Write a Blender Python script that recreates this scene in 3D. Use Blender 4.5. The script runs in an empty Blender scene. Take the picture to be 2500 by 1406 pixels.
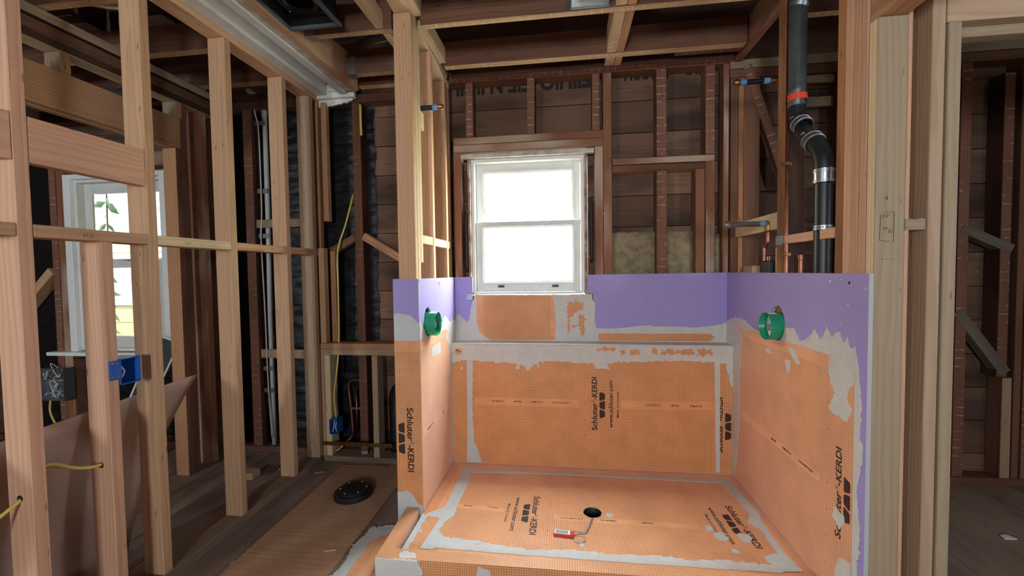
import bpy, bmesh, math, random
from mathutils import Vector, Matrix, noise as mnoise

random.seed(7)
S = bpy.context.scene
COL = S.collection

# ------------------------------------------------------------------ camera
cam_d = bpy.data.cameras.new('camera')
cam = bpy.data.objects.new('camera', cam_d)
COL.objects.link(cam)
F_PX = 1017.72459
cam_d.sensor_fit = 'HORIZONTAL'
cam_d.sensor_width = 36.0
cam_d.lens = F_PX / 2500.0 * 36.0
cam_d.clip_start = 0.02
cam_d.clip_end = 200
_y, _p, _r = -0.129483689, -0.0375950309, -0.0133633704
_f = Vector((math.sin(_y) * math.cos(_p), math.cos(_y) * math.cos(_p), math.sin(_p)))
_rt = Vector((math.cos(_y), -math.sin(_y), 0))
_up = _rt.cross(_f)
_r2 = _rt * math.cos(_r) + _up * math.sin(_r)
_u2 = -_rt * math.sin(_r) + _up * math.cos(_r)
cam.matrix_world = Matrix(((_r2.x, _u2.x, -_f.x, 0), (_r2.y, _u2.y, -_f.y, 0), (_r2.z, _u2.z, -_f.z, 1.244), (0, 0, 0, 1)))
S.camera = cam

# ------------------------------------------------------------------ world, exposure
W = bpy.data.worlds.new('overcast_sky')
S.world = W
W.use_nodes = True
bg = W.node_tree.nodes['Background']
bg.inputs[0].default_value = (0.86, 0.94, 1.0, 1)
bg.inputs[1].default_value = 36.0
S.view_settings.view_transform = 'Standard'
S.view_settings.look = 'None'
S.view_settings.exposure = 1.0
S.view_settings.gamma = 1
S.view_settings.use_curve_mapping = False
S.cycles.max_bounces = 7
S.cycles.diffuse_bounces = 4
S.cycles.glossy_bounces = 3
S.cycles.transmission_bounces = 3
S.cycles.use_adaptive_sampling = True
S.cycles.adaptive_threshold = 0.03
S.cycles.caustics_reflective = False
S.cycles.caustics_refractive = False
S.cycles.transparent_max_bounces = 12
S.cycles.sample_clamp_indirect = 8.0

def portal(name, x, y, z, sx, sz, rot):
    d = bpy.data.lights.new(name, 'AREA')
    d.shape = 'RECTANGLE'; d.size = sx; d.size_y = sz
    d.cycles.is_portal = True
    o = bpy.data.objects.new(name, d); COL.objects.link(o)
    o.location = (x, y, z); o.rotation_euler = rot
    return o
H = math.pi / 2
portal('daylight_shower_window', -0.24, 2.80, 1.55, 0.70, 0.86, (-H, 0, 0))
portal('daylight_bedroom_window', -3.23, 2.80, 1.35, 0.80, 1.30, (-H, 0, 0))
portal('fill_right_opening', 2.98, -0.3, 1.45, 0.36, 0.54, (0, H, 0))  # this and the two rear openings are out of view, added as fill
portal('fill_rear_left_opening', -3.2, -2.56, 1.55, 0.40, 0.70, (H, 0, 0))
portal('fill_rear_opening', -0.3, -2.56, 1.55, 0.50, 0.70, (H, 0, 0))

# ------------------------------------------------------------------ helpers
def srgb(r, g, b):
    return tuple(((c / 255) / 12.92 if c / 255 <= 0.04045 else ((c / 255 + 0.055) / 1.055) ** 2.4) for c in (r, g, b)) + (1,)

class N:
    def __init__(s, name):
        s.m = bpy.data.materials.new(name); s.m.use_nodes = True
        s.t = s.m.node_tree; s.b = s.t.nodes['Principled BSDF']; s.o = s.t.nodes['Material Output']
    def new(s, typ, **kw):
        n = s.t.nodes.new(typ)
        for k, v in kw.items(): setattr(n, k, v)
        return n
    def link(s, a, b): s.t.links.new(a, b)
    def math(s, op, a, b=None, clamp=False):
        n = s.new('ShaderNodeMath', operation=op); n.use_clamp = clamp
        for i, v in enumerate((a, b)):
            if v is None: continue
            if isinstance(v, (int, float)): n.inputs[i].default_value = v
            else: s.link(v, n.inputs[i])
        return n.outputs[0]
    def vmath(s, op, a, b=None):
        n = s.new('ShaderNodeVectorMath', operation=op)
        for i, v in enumerate((a, b)):
            if v is None: continue
            if isinstance(v, (tuple, list)): n.inputs[i].default_value = v
            else: s.link(v, n.inputs[i])
        return n.outputs[0]
    def noise(s, vec, scale=1.0, detail=3, rough=0.55):
        n = s.new('ShaderNodeTexNoise'); s.link(vec, n.inputs['Vector'])
        n.inputs['Scale'].default_value = scale; n.inputs['Detail'].default_value = detail; n.inputs['Roughness'].default_value = rough
        return n.outputs['Fac']
    def mix(s, f, a, b):
        n = s.new('ShaderNodeMix', data_type='RGBA')
        if isinstance(f, (int, float)): n.inputs[0].default_value = f
        else: s.link(f, n.inputs[0])
        for i, v in ((6, a), (7, b)):
            if isinstance(v, tuple): n.inputs[i].default_value = v
            else: s.link(v, n.inputs[i])
        return n.outputs[2]
    def step(s, v, lo, hi):
        n = s.new('ShaderNodeMapRange'); s.link(v, n.inputs[0])
        n.inputs[1].default_value = lo; n.inputs[2].default_value = hi
        n.interpolation_type = 'SMOOTHSTEP'
        return n.outputs[0]
    def gc(s):
        a = s.new('ShaderNodeAttribute'); a.attribute_name = 'gc'
        oi = s.new('ShaderNodeObjectInfo')
        sc = s.vmath('MULTIPLY', (17.3, 9.1, 5.7), None)
        n = s.new('ShaderNodeVectorMath', operation='SCALE'); n.inputs[0].default_value = (17.3, 1.37, 2.11); s.link(oi.outputs['Random'], n.inputs['Scale'])
        return a.outputs['Vector'], n.outputs[0], oi.outputs['Random']
    def bump(s, h, strength=0.3, dist=0.002):
        n = s.new('ShaderNodeBump'); n.inputs['Strength'].default_value = strength; n.inputs['Distance'].default_value = dist
        s.link(h, n.inputs['Height']); s.link(n.outputs[0], s.b.inputs['Normal'])

def wood(name, light, dark, knot=None, rough=0.72, ring=0.6, stain=None, stain_amt=0.0, lath=None, lath_amt=0.0, holes=False, vary=0.16, ringk=95.0):
    m = N(name)
    g, rv, rnd = m.gc()
    p = m.vmath('ADD', g, rv)
    warp = m.noise(m.vmath('MULTIPLY', p, (1.1, 7, 7)), 1.0, 3)
    sep = m.new('ShaderNodeSeparateXYZ'); m.link(g, sep.inputs[0])
    oy = m.math('ADD', sep.outputs[1], m.math('SUBTRACT', m.math('MULTIPLY', rnd, 0.12), 0.02))
    oz = m.math('ADD', sep.outputs[2], m.math('MULTIPLY', m.math('FRACT', m.math('MULTIPLY', rnd, 7.31)), 0.10))
    rad = m.math('SQRT', m.math('ADD', m.math('MULTIPLY', oy, oy), m.math('MULTIPLY', oz, oz)))
    rr = m.math('ADD', m.math('MULTIPLY', rad, ringk), m.math('MULTIPLY', warp, 4.0))
    fr = m.math('FRACT', rr)
    rings = m.math('MULTIPLY', m.step(fr, 0.25, 0.9), m.math('SUBTRACT', 1.0, m.step(fr, 0.93, 1.0)))
    fib = m.noise(m.vmath('MULTIPLY', p, (3.0, 130, 130)), 1.0, 2)
    big = m.noise(m.vmath('MULTIPLY', p, (1.6, 5, 5)), 1.0, 2)
    fac = m.math('ADD', m.math('MULTIPLY', rings, ring), m.math('MULTIPLY', m.math('SUBTRACT', fib, 0.4), 0.55), clamp=True)
    col = m.mix(fac, light, dark)
    kn = knot or tuple(c * 0.35 for c in dark[:3]) + (1,)
    vo = m.new('ShaderNodeTexVoronoi'); m.link(m.vmath('MULTIPLY', p, (1.5, 6.5, 6.5)), vo.inputs['Vector'])
    kf = m.math('SUBTRACT', 1.0, m.step(vo.outputs['Distance'], 0.06, 0.15))
    sc_ = m.new('ShaderNodeSeparateColor'); m.link(vo.outputs['Color'], sc_.inputs[0])
    kf = m.math('MULTIPLY', m.math('MULTIPLY', kf, 0.65), m.step(sc_.outputs[0], 0.55, 0.6))
    col = m.mix(kf, col, kn)
    if stain:
        col = m.mix(m.math('MULTIPLY', m.step(big, 0.42, 0.72), stain_amt), col, stain)
    if holes:
        v2 = m.new('ShaderNodeTexVoronoi'); m.link(m.vmath('MULTIPLY', p, (22, 30, 30)), v2.inputs['Vector'])
        col = m.mix(m.math('MULTIPLY', m.math('SUBTRACT', 1.0, m.step(v2.outputs['Distance'], 0.06, 0.13)), 0.8), col, srgb(35, 22, 18))
    if lath:
        lx = m.math('ADD', m.math('MULTIPLY', m.math('ADD', sep.outputs[0], rnd), 1 / 0.047), m.math('MULTIPLY', warp, 0.16))
        lf = m.math('ABSOLUTE', m.math('SUBTRACT', m.math('FRACT', lx), 0.5))
        line = m.math('SUBTRACT', 1.0, m.step(lf, 0.035, 0.085))
        br = m.noise(m.vmath('MULTIPLY', p, (9, 16, 16)), 1.0, 3)
        col = m.mix(m.math('MULTIPLY', m.math('MULTIPLY', line, m.step(br, 0.47, 0.60)), lath_amt), col, lath)
    hs = m.new('ShaderNodeHueSaturation'); m.link(col, hs.inputs['Color'])
    m.link(m.math('ADD', 1.0 - vary, m.math('MULTIPLY', rnd, 2 * vary)), hs.inputs['Value'])
    m.link(hs.outputs[0], m.b.inputs['Base Color'])
    m.b.inputs['Roughness'].default_value = rough
    m.b.inputs['Specular IOR Level'].default_value = 0.25
    m.bump(m.math('ADD', fib, m.math('MULTIPLY', rings, 0.35)), 0.35, 0.0015)
    return m.m

def plain(name, col, rough=0.5, metal=0.0, spec=0.5, var=0.0, scale=30, bump=0.0, col2=None, coat=0.0):
    m = N(name)
    if var or bump:
        tc = m.new('ShaderNodeTexCoord'); n = m.noise(tc.outputs['Object'], scale, 4)
        if var:
            c2 = col2 or tuple(c * 0.6 for c in col[:3]) + (1,)
            m.link(m.mix(m.math('MULTIPLY', m.step(n, 0.35, 0.7), var), col, c2), m.b.inputs['Base Color'])
        else: m.b.inputs['Base Color'].default_value = col
        if bump: m.bump(n, bump, 0.003)
    else: m.b.inputs['Base Color'].default_value = col
    m.b.inputs['Roughness'].default_value = rough; m.b.inputs['Metallic'].default_value = metal
    m.b.inputs['Specular IOR Level'].default_value = spec
    m.b.inputs['Coat Weight'].default_value = coat
    return m.m

M = {}
M['fir'] = wood('fir_new', srgb(198, 158, 122), srgb(168, 126, 94), ring=0.4, ringk=70)
M['firpink'] = wood('fir_pink', srgb(204, 160, 130), srgb(176, 130, 102), ring=0.4, ringk=70)
M['fircool'] = wood('fir_cool', srgb(180, 152, 124), srgb(152, 122, 94), vary=0.08, ring=0.4, ringk=70)
M['spruce'] = wood('spruce_pale', srgb(216, 192, 154), srgb(190, 160, 120), ring=0.45, ringk=70)
M['firwarm'] = wood('fir_warm', srgb(190, 144, 106), srgb(150, 104, 72), ring=0.45, ringk=70)
M['weathered'] = wood('fir_weathered', srgb(160, 140, 114), srgb(132, 112, 88), vary=0.06, ring=0.35, ringk=55)
M['dirty'] = wood('dirty_sole', srgb(142, 118, 98), srgb(112, 90, 74), ring=0.3, stain=srgb(96, 80, 70), stain_amt=0.6, vary=0.05)
M['greyold'] = wood('grey_old_wood', srgb(126, 114, 100), srgb(92, 82, 70), ring=0.35, stain=srgb(70, 60, 52), stain_amt=0.5)
M['old'] = wood('old_framing', srgb(132, 92, 70), srgb(94, 62, 48), ring=0.45, stain=srgb(70, 44, 34), stain_amt=0.6)
M['oldlath'] = wood('old_framing_lath', srgb(140, 94, 74), srgb(100, 64, 50), ring=0.3, stain=srgb(160, 128, 108), stain_amt=0.22, lath=srgb(216, 196, 176), lath_amt=0.6, holes=True)
M['oldfaint'] = wood('old_framing_faint_lath', srgb(128, 86, 66), srgb(92, 60, 46), ring=0.3, stain=srgb(84, 56, 44), stain_amt=0.5, lath=srgb(200, 176, 152), lath_amt=0.28, holes=True)
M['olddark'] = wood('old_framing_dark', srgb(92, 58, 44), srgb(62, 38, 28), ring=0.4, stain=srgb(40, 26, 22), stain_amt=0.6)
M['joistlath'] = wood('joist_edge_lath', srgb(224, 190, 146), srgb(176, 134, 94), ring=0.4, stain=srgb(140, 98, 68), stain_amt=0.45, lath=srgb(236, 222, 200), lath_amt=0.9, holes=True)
M['plastered'] = wood('plaster_scarred_wood', srgb(140, 92, 66), srgb(100, 62, 44), ring=0.3, stain=srgb(198, 176, 154), stain_amt=0.75, holes=True)
M['rough'] = wood('rough_sawn_edge', srgb(182, 128, 86), srgb(124, 78, 48), ring=0.2, stain=srgb(92, 56, 36), stain_amt=0.7, holes=True)
M['sheath'] = wood('sheathing', srgb(132, 100, 80), srgb(92, 68, 54), ring=0.35, stain=srgb(62, 50, 46), stain_amt=0.75, vary=0.3, rough=0.85)
M['floor'] = wood('floor_plank', srgb(152, 130, 114), srgb(114, 94, 80), ring=0.3, stain=srgb(94, 78, 70), stain_amt=0.65, vary=0.14, rough=0.6, ringk=70)
M['ply'] = wood('plywood_face', srgb(176, 138, 108), srgb(150, 112, 84), ring=0.3, rough=0.6, ringk=30, vary=0.05)
M['whitewood'] = plain('white_painted_wood', srgb(226, 226, 220), 0.45, var=0.25, scale=9, col2=srgb(196, 192, 182))
M['whitebright'] = plain('white_paint', srgb(238, 240, 236), 0.4)
M['peel'] = plain('peeling_paint', srgb(206, 200, 188), 0.8, var=0.6, scale=22, col2=srgb(150, 124, 106))
M['peelbrown'] = plain('peeled_jamb_edge', srgb(128, 92, 74), 0.85, var=0.9, scale=14, col2=srgb(190, 178, 164))
M['hardboard'] = plain('brown_sheet', srgb(180, 150, 134), 0.38, var=0.45, scale=4, col2=srgb(150, 126, 116), bump=0.04)
M['abs'] = plain('black_abs', srgb(26, 28, 30), 0.42)
M['absold'] = plain('aged_pipe', srgb(74, 78, 80), 0.4, var=0.7, scale=7, col2=srgb(40, 42, 44))
M['rubber'] = plain('dark_rubber', srgb(58, 56, 52), 0.6)
M['steel'] = plain('steel', srgb(190, 192, 194), 0.28, metal=1.0)
M['galv'] = plain('galvanised', srgb(168, 172, 176), 0.4, metal=0.9, var=0.4, scale=50)
M['foil'] = plain('foil', srgb(225, 226, 228), 0.18, metal=1.0)
M['copper'] = plain('copper', srgb(172, 112, 92), 0.42, metal=1.0, var=0.5, scale=20, col2=srgb(104, 64, 52))
M['brass'] = plain('brass', srgb(150, 110, 70), 0.4, metal=0.9)
M['bluetape'] = plain('blue_tape', srgb(96, 150, 205), 0.6)
M['bluebox'] = plain('blue_plastic', srgb(40, 96, 178), 0.4)
M['yellow'] = plain('yellow_cable', srgb(214, 190, 92), 0.5)
M['whitecable'] = plain('white_cable', srgb(214, 214, 208), 0.5)
M['pvc'] = plain('grey_pvc', srgb(206, 208, 206), 0.4)
M['green'] = plain('green_plastic', srgb(30, 150, 108), 0.32)
M['whitelabel'] = plain('paper_label', srgb(232, 236, 232), 0.6)
M['red'] = plain('red_plastic', srgb(206, 52, 44), 0.35)
M['redlabel'] = plain('red_label', srgb(232, 70, 40), 0.5)
M['ink'] = plain('ink', srgb(58, 34, 26), 0.7)
M['stencil'] = plain('stencil_ink', srgb(34, 26, 24), 0.8)
M['pencil'] = plain('pencil', srgb(44, 38, 34), 0.8)
M['blackplastic'] = plain('black_plastic', srgb(20, 21, 23), 0.38)
M['fanrim'] = plain('dark_grey_plastic', srgb(84, 88, 90), 0.4)
M['paper'] = plain('black_building_paper', srgb(15, 14, 15), 0.45, bump=0.6, scale=14)
M['gap'] = plain('dark_gap', srgb(22, 16, 14), 0.9)
M['insul'] = plain('kraft_insulation', srgb(150, 134, 104), 0.85, var=0.8, scale=22, col2=srgb(112, 98, 74), bump=0.8)
M['mortar'] = plain('thinset_mortar', srgb(208, 204, 196), 0.75, var=0.3, scale=26, col2=srgb(184, 180, 172), bump=0.12)
M['mortargrey'] = plain('grey_mortar', srgb(198, 200, 198), 0.75, var=0.3, scale=20, col2=srgb(178, 180, 180), bump=0.12)
M['purple'] = plain('purple_drywall', srgb(164, 150, 206), 0.6, var=0.2, scale=5, col2=srgb(150, 136, 190), spec=0.3)
M['gypsum'] = plain('gypsum_edge', srgb(176, 176, 178), 0.9)
M['screen'] = plain('insect_mesh', srgb(40, 42, 44), 0.6)
M['leaf'] = plain('leaf', srgb(96, 128, 84), 0.5)
M['bark'] = plain('bark', srgb(110, 92, 74), 0.8)
M['yellowwall'] = plain('neighbour_yellow', srgb(232, 228, 176), 0.9)
M['bluewall'] = plain('neighbour_white', srgb(222, 232, 234), 0.9)
M['ground'] = plain('outdoor_ground', srgb(96, 92, 84), 0.95)
M['stone'] = plain('debris', srgb(150, 146, 138), 0.8)

def membrane(name, base, line, plain_only=False):
    m = N(name)
    a = m.new('ShaderNodeAttribute'); a.attribute_name = 'gc'
    sep = m.new('ShaderNodeSeparateXYZ'); m.link(a.outputs['Vector'], sep.inputs[0])
    n1 = m.noise(a.outputs['Vector'], 7.0, 4)
    n2 = m.noise(a.outputs['Vector'], 160.0, 2)
    b2 = tuple(c * 0.86 for c in base[:3]) + (1,)
    col = m.mix(m.step(n1, 0.35, 0.7), base, b2)
    if not plain_only:
        tot = None
        for i in (0, 1):
            f = m.math('ABSOLUTE', m.math('SUBTRACT', m.math('FRACT', m.math('MULTIPLY', sep.outputs[i], 100.0)), 0.5))
            l = m.math('SUBTRACT', 1.0, m.step(f, 0.05, 0.13))
            f2 = m.math('ABSOLUTE', m.math('SUBTRACT', m.math('FRACT', m.math('ADD', m.math('MULTIPLY', sep.outputs[i], 10.0), 0.45)), 0.5))
            l2 = m.math('SUBTRACT', 1.0, m.step(f2, 0.006, 0.014))
            l = m.math('MAXIMUM', m.math('MULTIPLY', l, 0.75), m.math('MULTIPLY', l2, 0.62))
            tot = l if tot is None else m.math('MAXIMUM', tot, l)
        col = m.mix(tot, col, line)
    m.link(col, m.b.inputs['Base Color'])
    m.b.inputs['Roughness'].default_value = 0.5
    m.b.inputs['Specular IOR Level'].default_value = 0.35
    m.b.inputs['Sheen Weight'].default_value = 0.5
    m.b.inputs['Sheen Roughness'].default_value = 0.4
    m.bump(n2, 0.15, 0.0006)
    return m.m
M['memb'] = membrane('orange_membrane_grid', srgb(240, 170, 114), srgb(132, 68, 38))
M['membplain'] = membrane('orange_membrane_plain', srgb(234, 164, 112), srgb(150, 84, 52), True)

def glass(name, tint, speck):
    m = N(name)
    tc = m.new('ShaderNodeTexCoord')
    tr = m.new('ShaderNodeBsdfTransparent'); tr.inputs[0].default_value = tint
    tl = m.new('ShaderNodeBsdfTranslucent'); tl.inputs[0].default_value = (0.75, 0.8, 0.78, 1)
    gl = m.new('ShaderNodeBsdfGlossy'); gl.inputs['Roughness'].default_value = 0.25
    mx = m.new('ShaderNodeMixShader'); mx2 = m.new('ShaderNodeMixShader')
    if speck:
        v = m.new('ShaderNodeTexVoronoi'); m.link(tc.outputs['Object'], v.inputs['Vector']); v.inputs['Scale'].default_value = 170
        f = m.math('SUBTRACT', 1.0, m.step(v.outputs['Distance'], 0.12, 0.42))
        m.link(m.math('ADD', 0.12, m.math('MULTIPLY', f, 0.6), clamp=True), mx.inputs[0])
    else: mx.inputs[0].default_value = 0.04
    m.link(tr.outputs[0], mx.inputs[1]); m.link(tl.outputs[0], mx.inputs[2])
    mx2.inputs[0].default_value = 0.04
    m.link(mx.outputs[0], mx2.inputs[1]); m.link(gl.outputs[0], mx2.inputs[2])
    m.link(mx2.outputs[0], m.o.inputs[0])
    return m.m
M['pebble'] = glass('pebbled_glass', (0.92, 0.96, 0.95, 1), True)
M['clear'] = glass('clear_glass', (0.94, 0.97, 0.96, 1), False)

# ------------------------------------------------------------------ object builders
def link(o, parent=None, **props):
    COL.objects.link(o)
    if parent is not None: o.parent = parent
    for k, v in props.items(): o[k] = v
    return o

def root(name, label, cat, kind=None, group=None, loc=(0, 0, 0)):
    o = bpy.data.objects.new(name, None)
    o.empty_display_size = 0.05
    link(o); o['label'] = label; o['category'] = cat
    if kind: o['kind'] = kind
    if group: o['group'] = group
    return o

def tag(o, label, cat, kind=None, group=None):
    o['label'] = label; o['category'] = cat
    if kind: o['kind'] = kind
    if group: o['group'] = group
    return o

def meshobj(name, verts, faces, mats, parent=None, fm=None, gc=None, smooth=False):
    me = bpy.data.meshes.new(name)
    me.from_pydata([tuple(v) for v in verts], [], faces)
    for mt in (mats if isinstance(mats, (list, tuple)) else [mats]):
        me.materials.append(M[mt] if isinstance(mt, str) else mt)
    if fm: me.polygons.foreach_set('material_index', fm)
    if gc is not None:
        at = me.attributes.new('gc', 'FLOAT_VECTOR', 'POINT')
        at.data.foreach_set('vector', [c for v in gc for c in v])
    if smooth: me.polygons.foreach_set('use_smooth', [True] * len(me.polygons))
    me.validate(); me.update()
    return link(bpy.data.objects.new(name, me), parent)

_AX = {'-x': 0, '+x': 1, '-y': 2, '+y': 3, '-z': 4, '+z': 5}
def chamfer_geo(h, b):
    """24-vertex chamfered box about the origin, half sizes h; faces with outward normals; face ids for the 6 sides."""
    V = []; idx = {}
    for sx in (-1, 1):
        for sy in (-1, 1):
            for sz in (-1, 1):
                for ax in range(3):
                    p = [sx * (h[0] - b), sy * (h[1] - b), sz * (h[2] - b)]
                    p[ax] = (sx, sy, sz)[ax] * h[ax]
                    idx[(sx, sy, sz, ax)] = len(V); V.append(Vector(p))
    Fs = []; side = []
    def add(q, s):
        c = sum((V[i] for i in q), Vector()) / len(q)
        n = (V[q[1]] - V[q[0]]).cross(V[q[2]] - V[q[1]])
        if n.dot(c) < 0: q = q[::-1]
        Fs.append(tuple(q)); side.append(s)
    for ax in range(3):
        o = [a for a in range(3) if a != ax]
        for s in (-1, 1):
            q = []
            for a, b2 in ((-1, -1), (1, -1), (1, 1), (-1, 1)):
                k = [0, 0, 0]; k[ax] = s; k[o[0]] = a; k[o[1]] = b2
                q.append(idx[(k[0], k[1], k[2], ax)])
            add(q, ax * 2 + (s > 0))
    for ax in range(3):
        o = [a for a in range(3) if a != ax]
        for a in (-1, 1):
            for b2 in (-1, 1):
                q = []
                for s in (-1, 1):
                    k = [0, 0, 0]; k[ax] = s; k[o[0]] = a; k[o[1]] = b2
                    q += [idx[(*k, o[0])], idx[(*k, o[1])]] if s < 0 else [idx[(*k, o[1])], idx[(*k, o[0])]]
                add(q, -1)
    for sx in (-1, 1):
        for sy in (-1, 1):
            for sz in (-1, 1):
                add([idx[(sx, sy, sz, a)] for a in range(3)], -1)
    return V, Fs, side

def box(name, parent, x0, x1, y0, y1, z0, z1, mat='fir', faces=None, ch=0.002, jit=0.0, grain=None):
    c = Vector(((x0 + x1) / 2, (y0 + y1) / 2, (z0 + z1) / 2))
    h = (abs(x1 - x0) / 2, abs(y1 - y0) / 2, abs(z1 - z0) / 2)
    ch = min(ch, min(h) * 0.4)
    V, Fs, side = chamfer_geo(h, ch)
    ga = grain if grain is not None else h.index(max(h))
    o = [a for a in range(3) if a != ga]
    gc = [(v[ga], v[o[0]], v[o[1]]) for v in V]
    if jit:
        off = {}
        for i, v in enumerate(V):
            k = (v[0] > 0, v[1] > 0, v[2] > 0)
            if k not in off: off[k] = Vector([random.uniform(-jit, jit) * (0 if a == ga else 1) for a in range(3)])
        V = [v + off[(v[0] > 0, v[1] > 0, v[2] > 0)] for v in V]
    mats = [mat]; fm = [0] * len(Fs)
    if faces:
        for k, m2 in faces.items():
            mats.append(m2)
            for i, s in enumerate(side):
                if s == _AX[k]: fm[i] = len(mats) - 1
    ob = meshobj(name, V, Fs, mats, parent, fm, gc)
    ob.location = c
    return ob

def beam(name, parent, p0, p1, w, h, mat='fir', up=(0, 0, 1), ch=0.002, faces=None):
    """board from p0 to p1; w across (side), h along 'up'"""
    p0, p1 = Vector(p0), Vector(p1)
    d = (p1 - p0); L = d.length; d.normalize()
    up = Vector(up); s = d.cross(up).normalized(); u = s.cross(d)
    V, Fs, side = chamfer_geo((L / 2, w / 2, h / 2), ch)
    gc = [tuple(v) for v in V]
    mats = [mat]; fm = [0] * len(Fs)
    if faces:
        for k, m2 in faces.items():
            mats.append(m2)
            for i, sd in enumerate(side):
                if sd == _AX[k]: fm[i] = len(mats) - 1
    ob = meshobj(name, V, Fs, mats, parent, fm, gc)
    ob.matrix_world = Matrix(((d.x, s.x, u.x, 0), (d.y, s.y, u.y, 0), (d.z, s.z, u.z, 0), (0, 0, 0, 1)))
    ob.location = (p0 + p1) / 2
    return ob

def smooth_path(pts, n=6):
    P = [Vector(p) for p in pts]
    if len(P) < 3: return P
    out = []
    for i in range(len(P) - 1):
        a = P[i - 1] if i else P[i] * 2 - P[i + 1]
        b, c = P[i], P[i + 1]
        d = P[i + 2] if i + 2 < len(P) else c * 2 - b
        for k in range(n):
            t = k / n
            out.append(0.5 * ((2 * b) + (c - a) * t + (2 * a - 5 * b + 4 * c - d) * t * t + (3 * b - a - 3 * c + d) * t ** 3))
    out.append(P[-1]); return out

def tube(name, pts, r, mat, parent=None, n=10, sm=6, radii=None, closed=False, caps=True):
    P = smooth_path(pts, sm) if sm else [Vector(p) for p in pts]
    V = []; Fs = []
    T = []
    for i in range(len(P)):
        a, b = P[max(i - 1, 0)], P[min(i + 1, len(P) - 1)]
        if closed: a, b = P[(i - 1) % len(P)], P[(i + 1) % len(P)]
        T.append((b - a).normalized())
    ref = Vector((0, 0, 1)) if abs(T[0].z) < 0.9 else Vector((1, 0, 0))
    u = T[0].cross(ref).normalized()
    for i, p in enumerate(P):
        u = (u - T[i] * u.dot(T[i])).normalized(); w = T[i].cross(u)
        rr = radii(i / (len(P) - 1)) if radii else r
        for k in range(n):
            a = 2 * math.pi * k / n
            V.append(p + (u * math.cos(a) + w * math.sin(a)) * rr)
    L = len(P); rng = L if closed else L - 1
    for i in range(rng):
        for k in range(n):
            j = (i + 1) % L
            Fs.append((i * n + k, i * n + (k + 1) % n, j * n + (k + 1) % n, j * n + k))
    if caps and not closed:
        Fs.append(tuple(range(n - 1, -1, -1))); Fs.append(tuple((L - 1) * n + k for k in range(n)))
    return meshobj(name, V, Fs, mat, parent, smooth=True)

def lathe(name, prof, org, axis, mat, parent=None, n=24, smooth=True):
    org = Vector(org); ax = Vector(axis).normalized()
    ref = Vector((0, 0, 1)) if abs(ax.z) < 0.9 else Vector((1, 0, 0))
    u = ax.cross(ref).normalized(); w = ax.cross(u)
    V = []; Fs = []
    for r, h in prof:
        for k in range(n):
            a = 2 * math.pi * k / n
            V.append(org + ax * h + (u * math.cos(a) + w * math.sin(a)) * max(r, 1e-5))
    for i in range(len(prof) - 1):
        for k in range(n):
            Fs.append((i * n + k, i * n + (k + 1) % n, (i + 1) * n + (k + 1) % n, (i + 1) * n + k))
    o = meshobj(name, V, Fs, mat, parent)
    if smooth:
        o.data.polygons.foreach_set('use_smooth', [True] * len(o.data.polygons))
        try: o.data.set_sharp_from_angle(angle=0.6)
        except Exception: pass
    return o

def to3(pl, val, a, b, off=0.0):
    """plane helper. pl: 'y-' faces -y (a=x,b=z); 'x+' faces +x, 'x-' faces -x (a=y,b=z); 'z+' faces up (a=x,b=y)"""
    if pl == 'y-': return Vector((a, val - off, b))
    if pl == 'x+': return Vector((val + off, a, b))
    if pl == 'x-': return Vector((val - off, a, b))
    return Vector((a, b, val + off))

def rag(pts, amp=0.006, step=0.012, seed=1):
    """points (a,b) or (a,b,w): an edge starting at a point with weight w is torn/ragged"""
    rnd = random.Random(seed); out = []
    n = len(pts); run = 0.0
    step = min(step, 0.007)
    for i, p in enumerate(pts):
        q = pts[(i + 1) % n]
        out.append((p[0], p[1]))
        dx, dy = q[0] - p[0], q[1] - p[1]; L = math.hypot(dx, dy)
        if len(p) > 2 and p[2] and L > 1e-6:
            k = max(1, int(L / step)); am = amp * p[2]
            for j in range(1, k):
                t = (j + rnd.uniform(-0.25, 0.25)) / k
                d = run + t * L
                e = am * (1.5 * mnoise.noise(Vector((d * 38, seed * 3.7, 0))) + 1.1 * mnoise.noise(Vector((d * 120, seed * 1.3, 5)))) * min(1.0, 6 * t, 6 * (1 - t))
                if rnd.random() < 0.05: e += rnd.gauss(0, am * 1.2)
                out.append((p[0] + dx * t - dy / L * e, p[1] + dy * t + dx / L * e))
        run += L
    return out

_pc = [0]
def panel(name, parent, pl, val, pts, o0, o1, mat, side=None):
    """flat piece on a plane, from offset o0 to o1 along its normal"""
    _pc[0] += 1; o1 = o1 + (_pc[0] % 23) * 3e-6
    n = len(pts)
    top = [to3(pl, val, a, b, o1) for a, b in pts]
    bot = [to3(pl, val, a, b, o0) for a, b in pts]
    area = sum(pts[i][0] * pts[(i + 1) % n][1] - pts[(i + 1) % n][0] * pts[i][1] for i in range(n))
    flip = (area < 0) != (pl == 'x-')
    f = list(range(n)); f = f[::-1] if flip else f
    Fs = [tuple(f), tuple(i + n for i in f[::-1])]
    for i in range(n):
        j = (i + 1) % n
        Fs.append((i, i + n, j + n, j) if not flip else (j, j + n, i + n, i))
    gc = [(a, b, 0) for a, b in pts] * 2
    fm = [0, 0] + [1 if side else 0] * n
    return meshobj(name, top + bot, Fs, [mat] + ([side] if side else []), parent, fm, gc)

def rect(a0, b0, a1, b1): return [(a0, b0), (a1, b0), (a1, b1), (a0, b1)]

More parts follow.
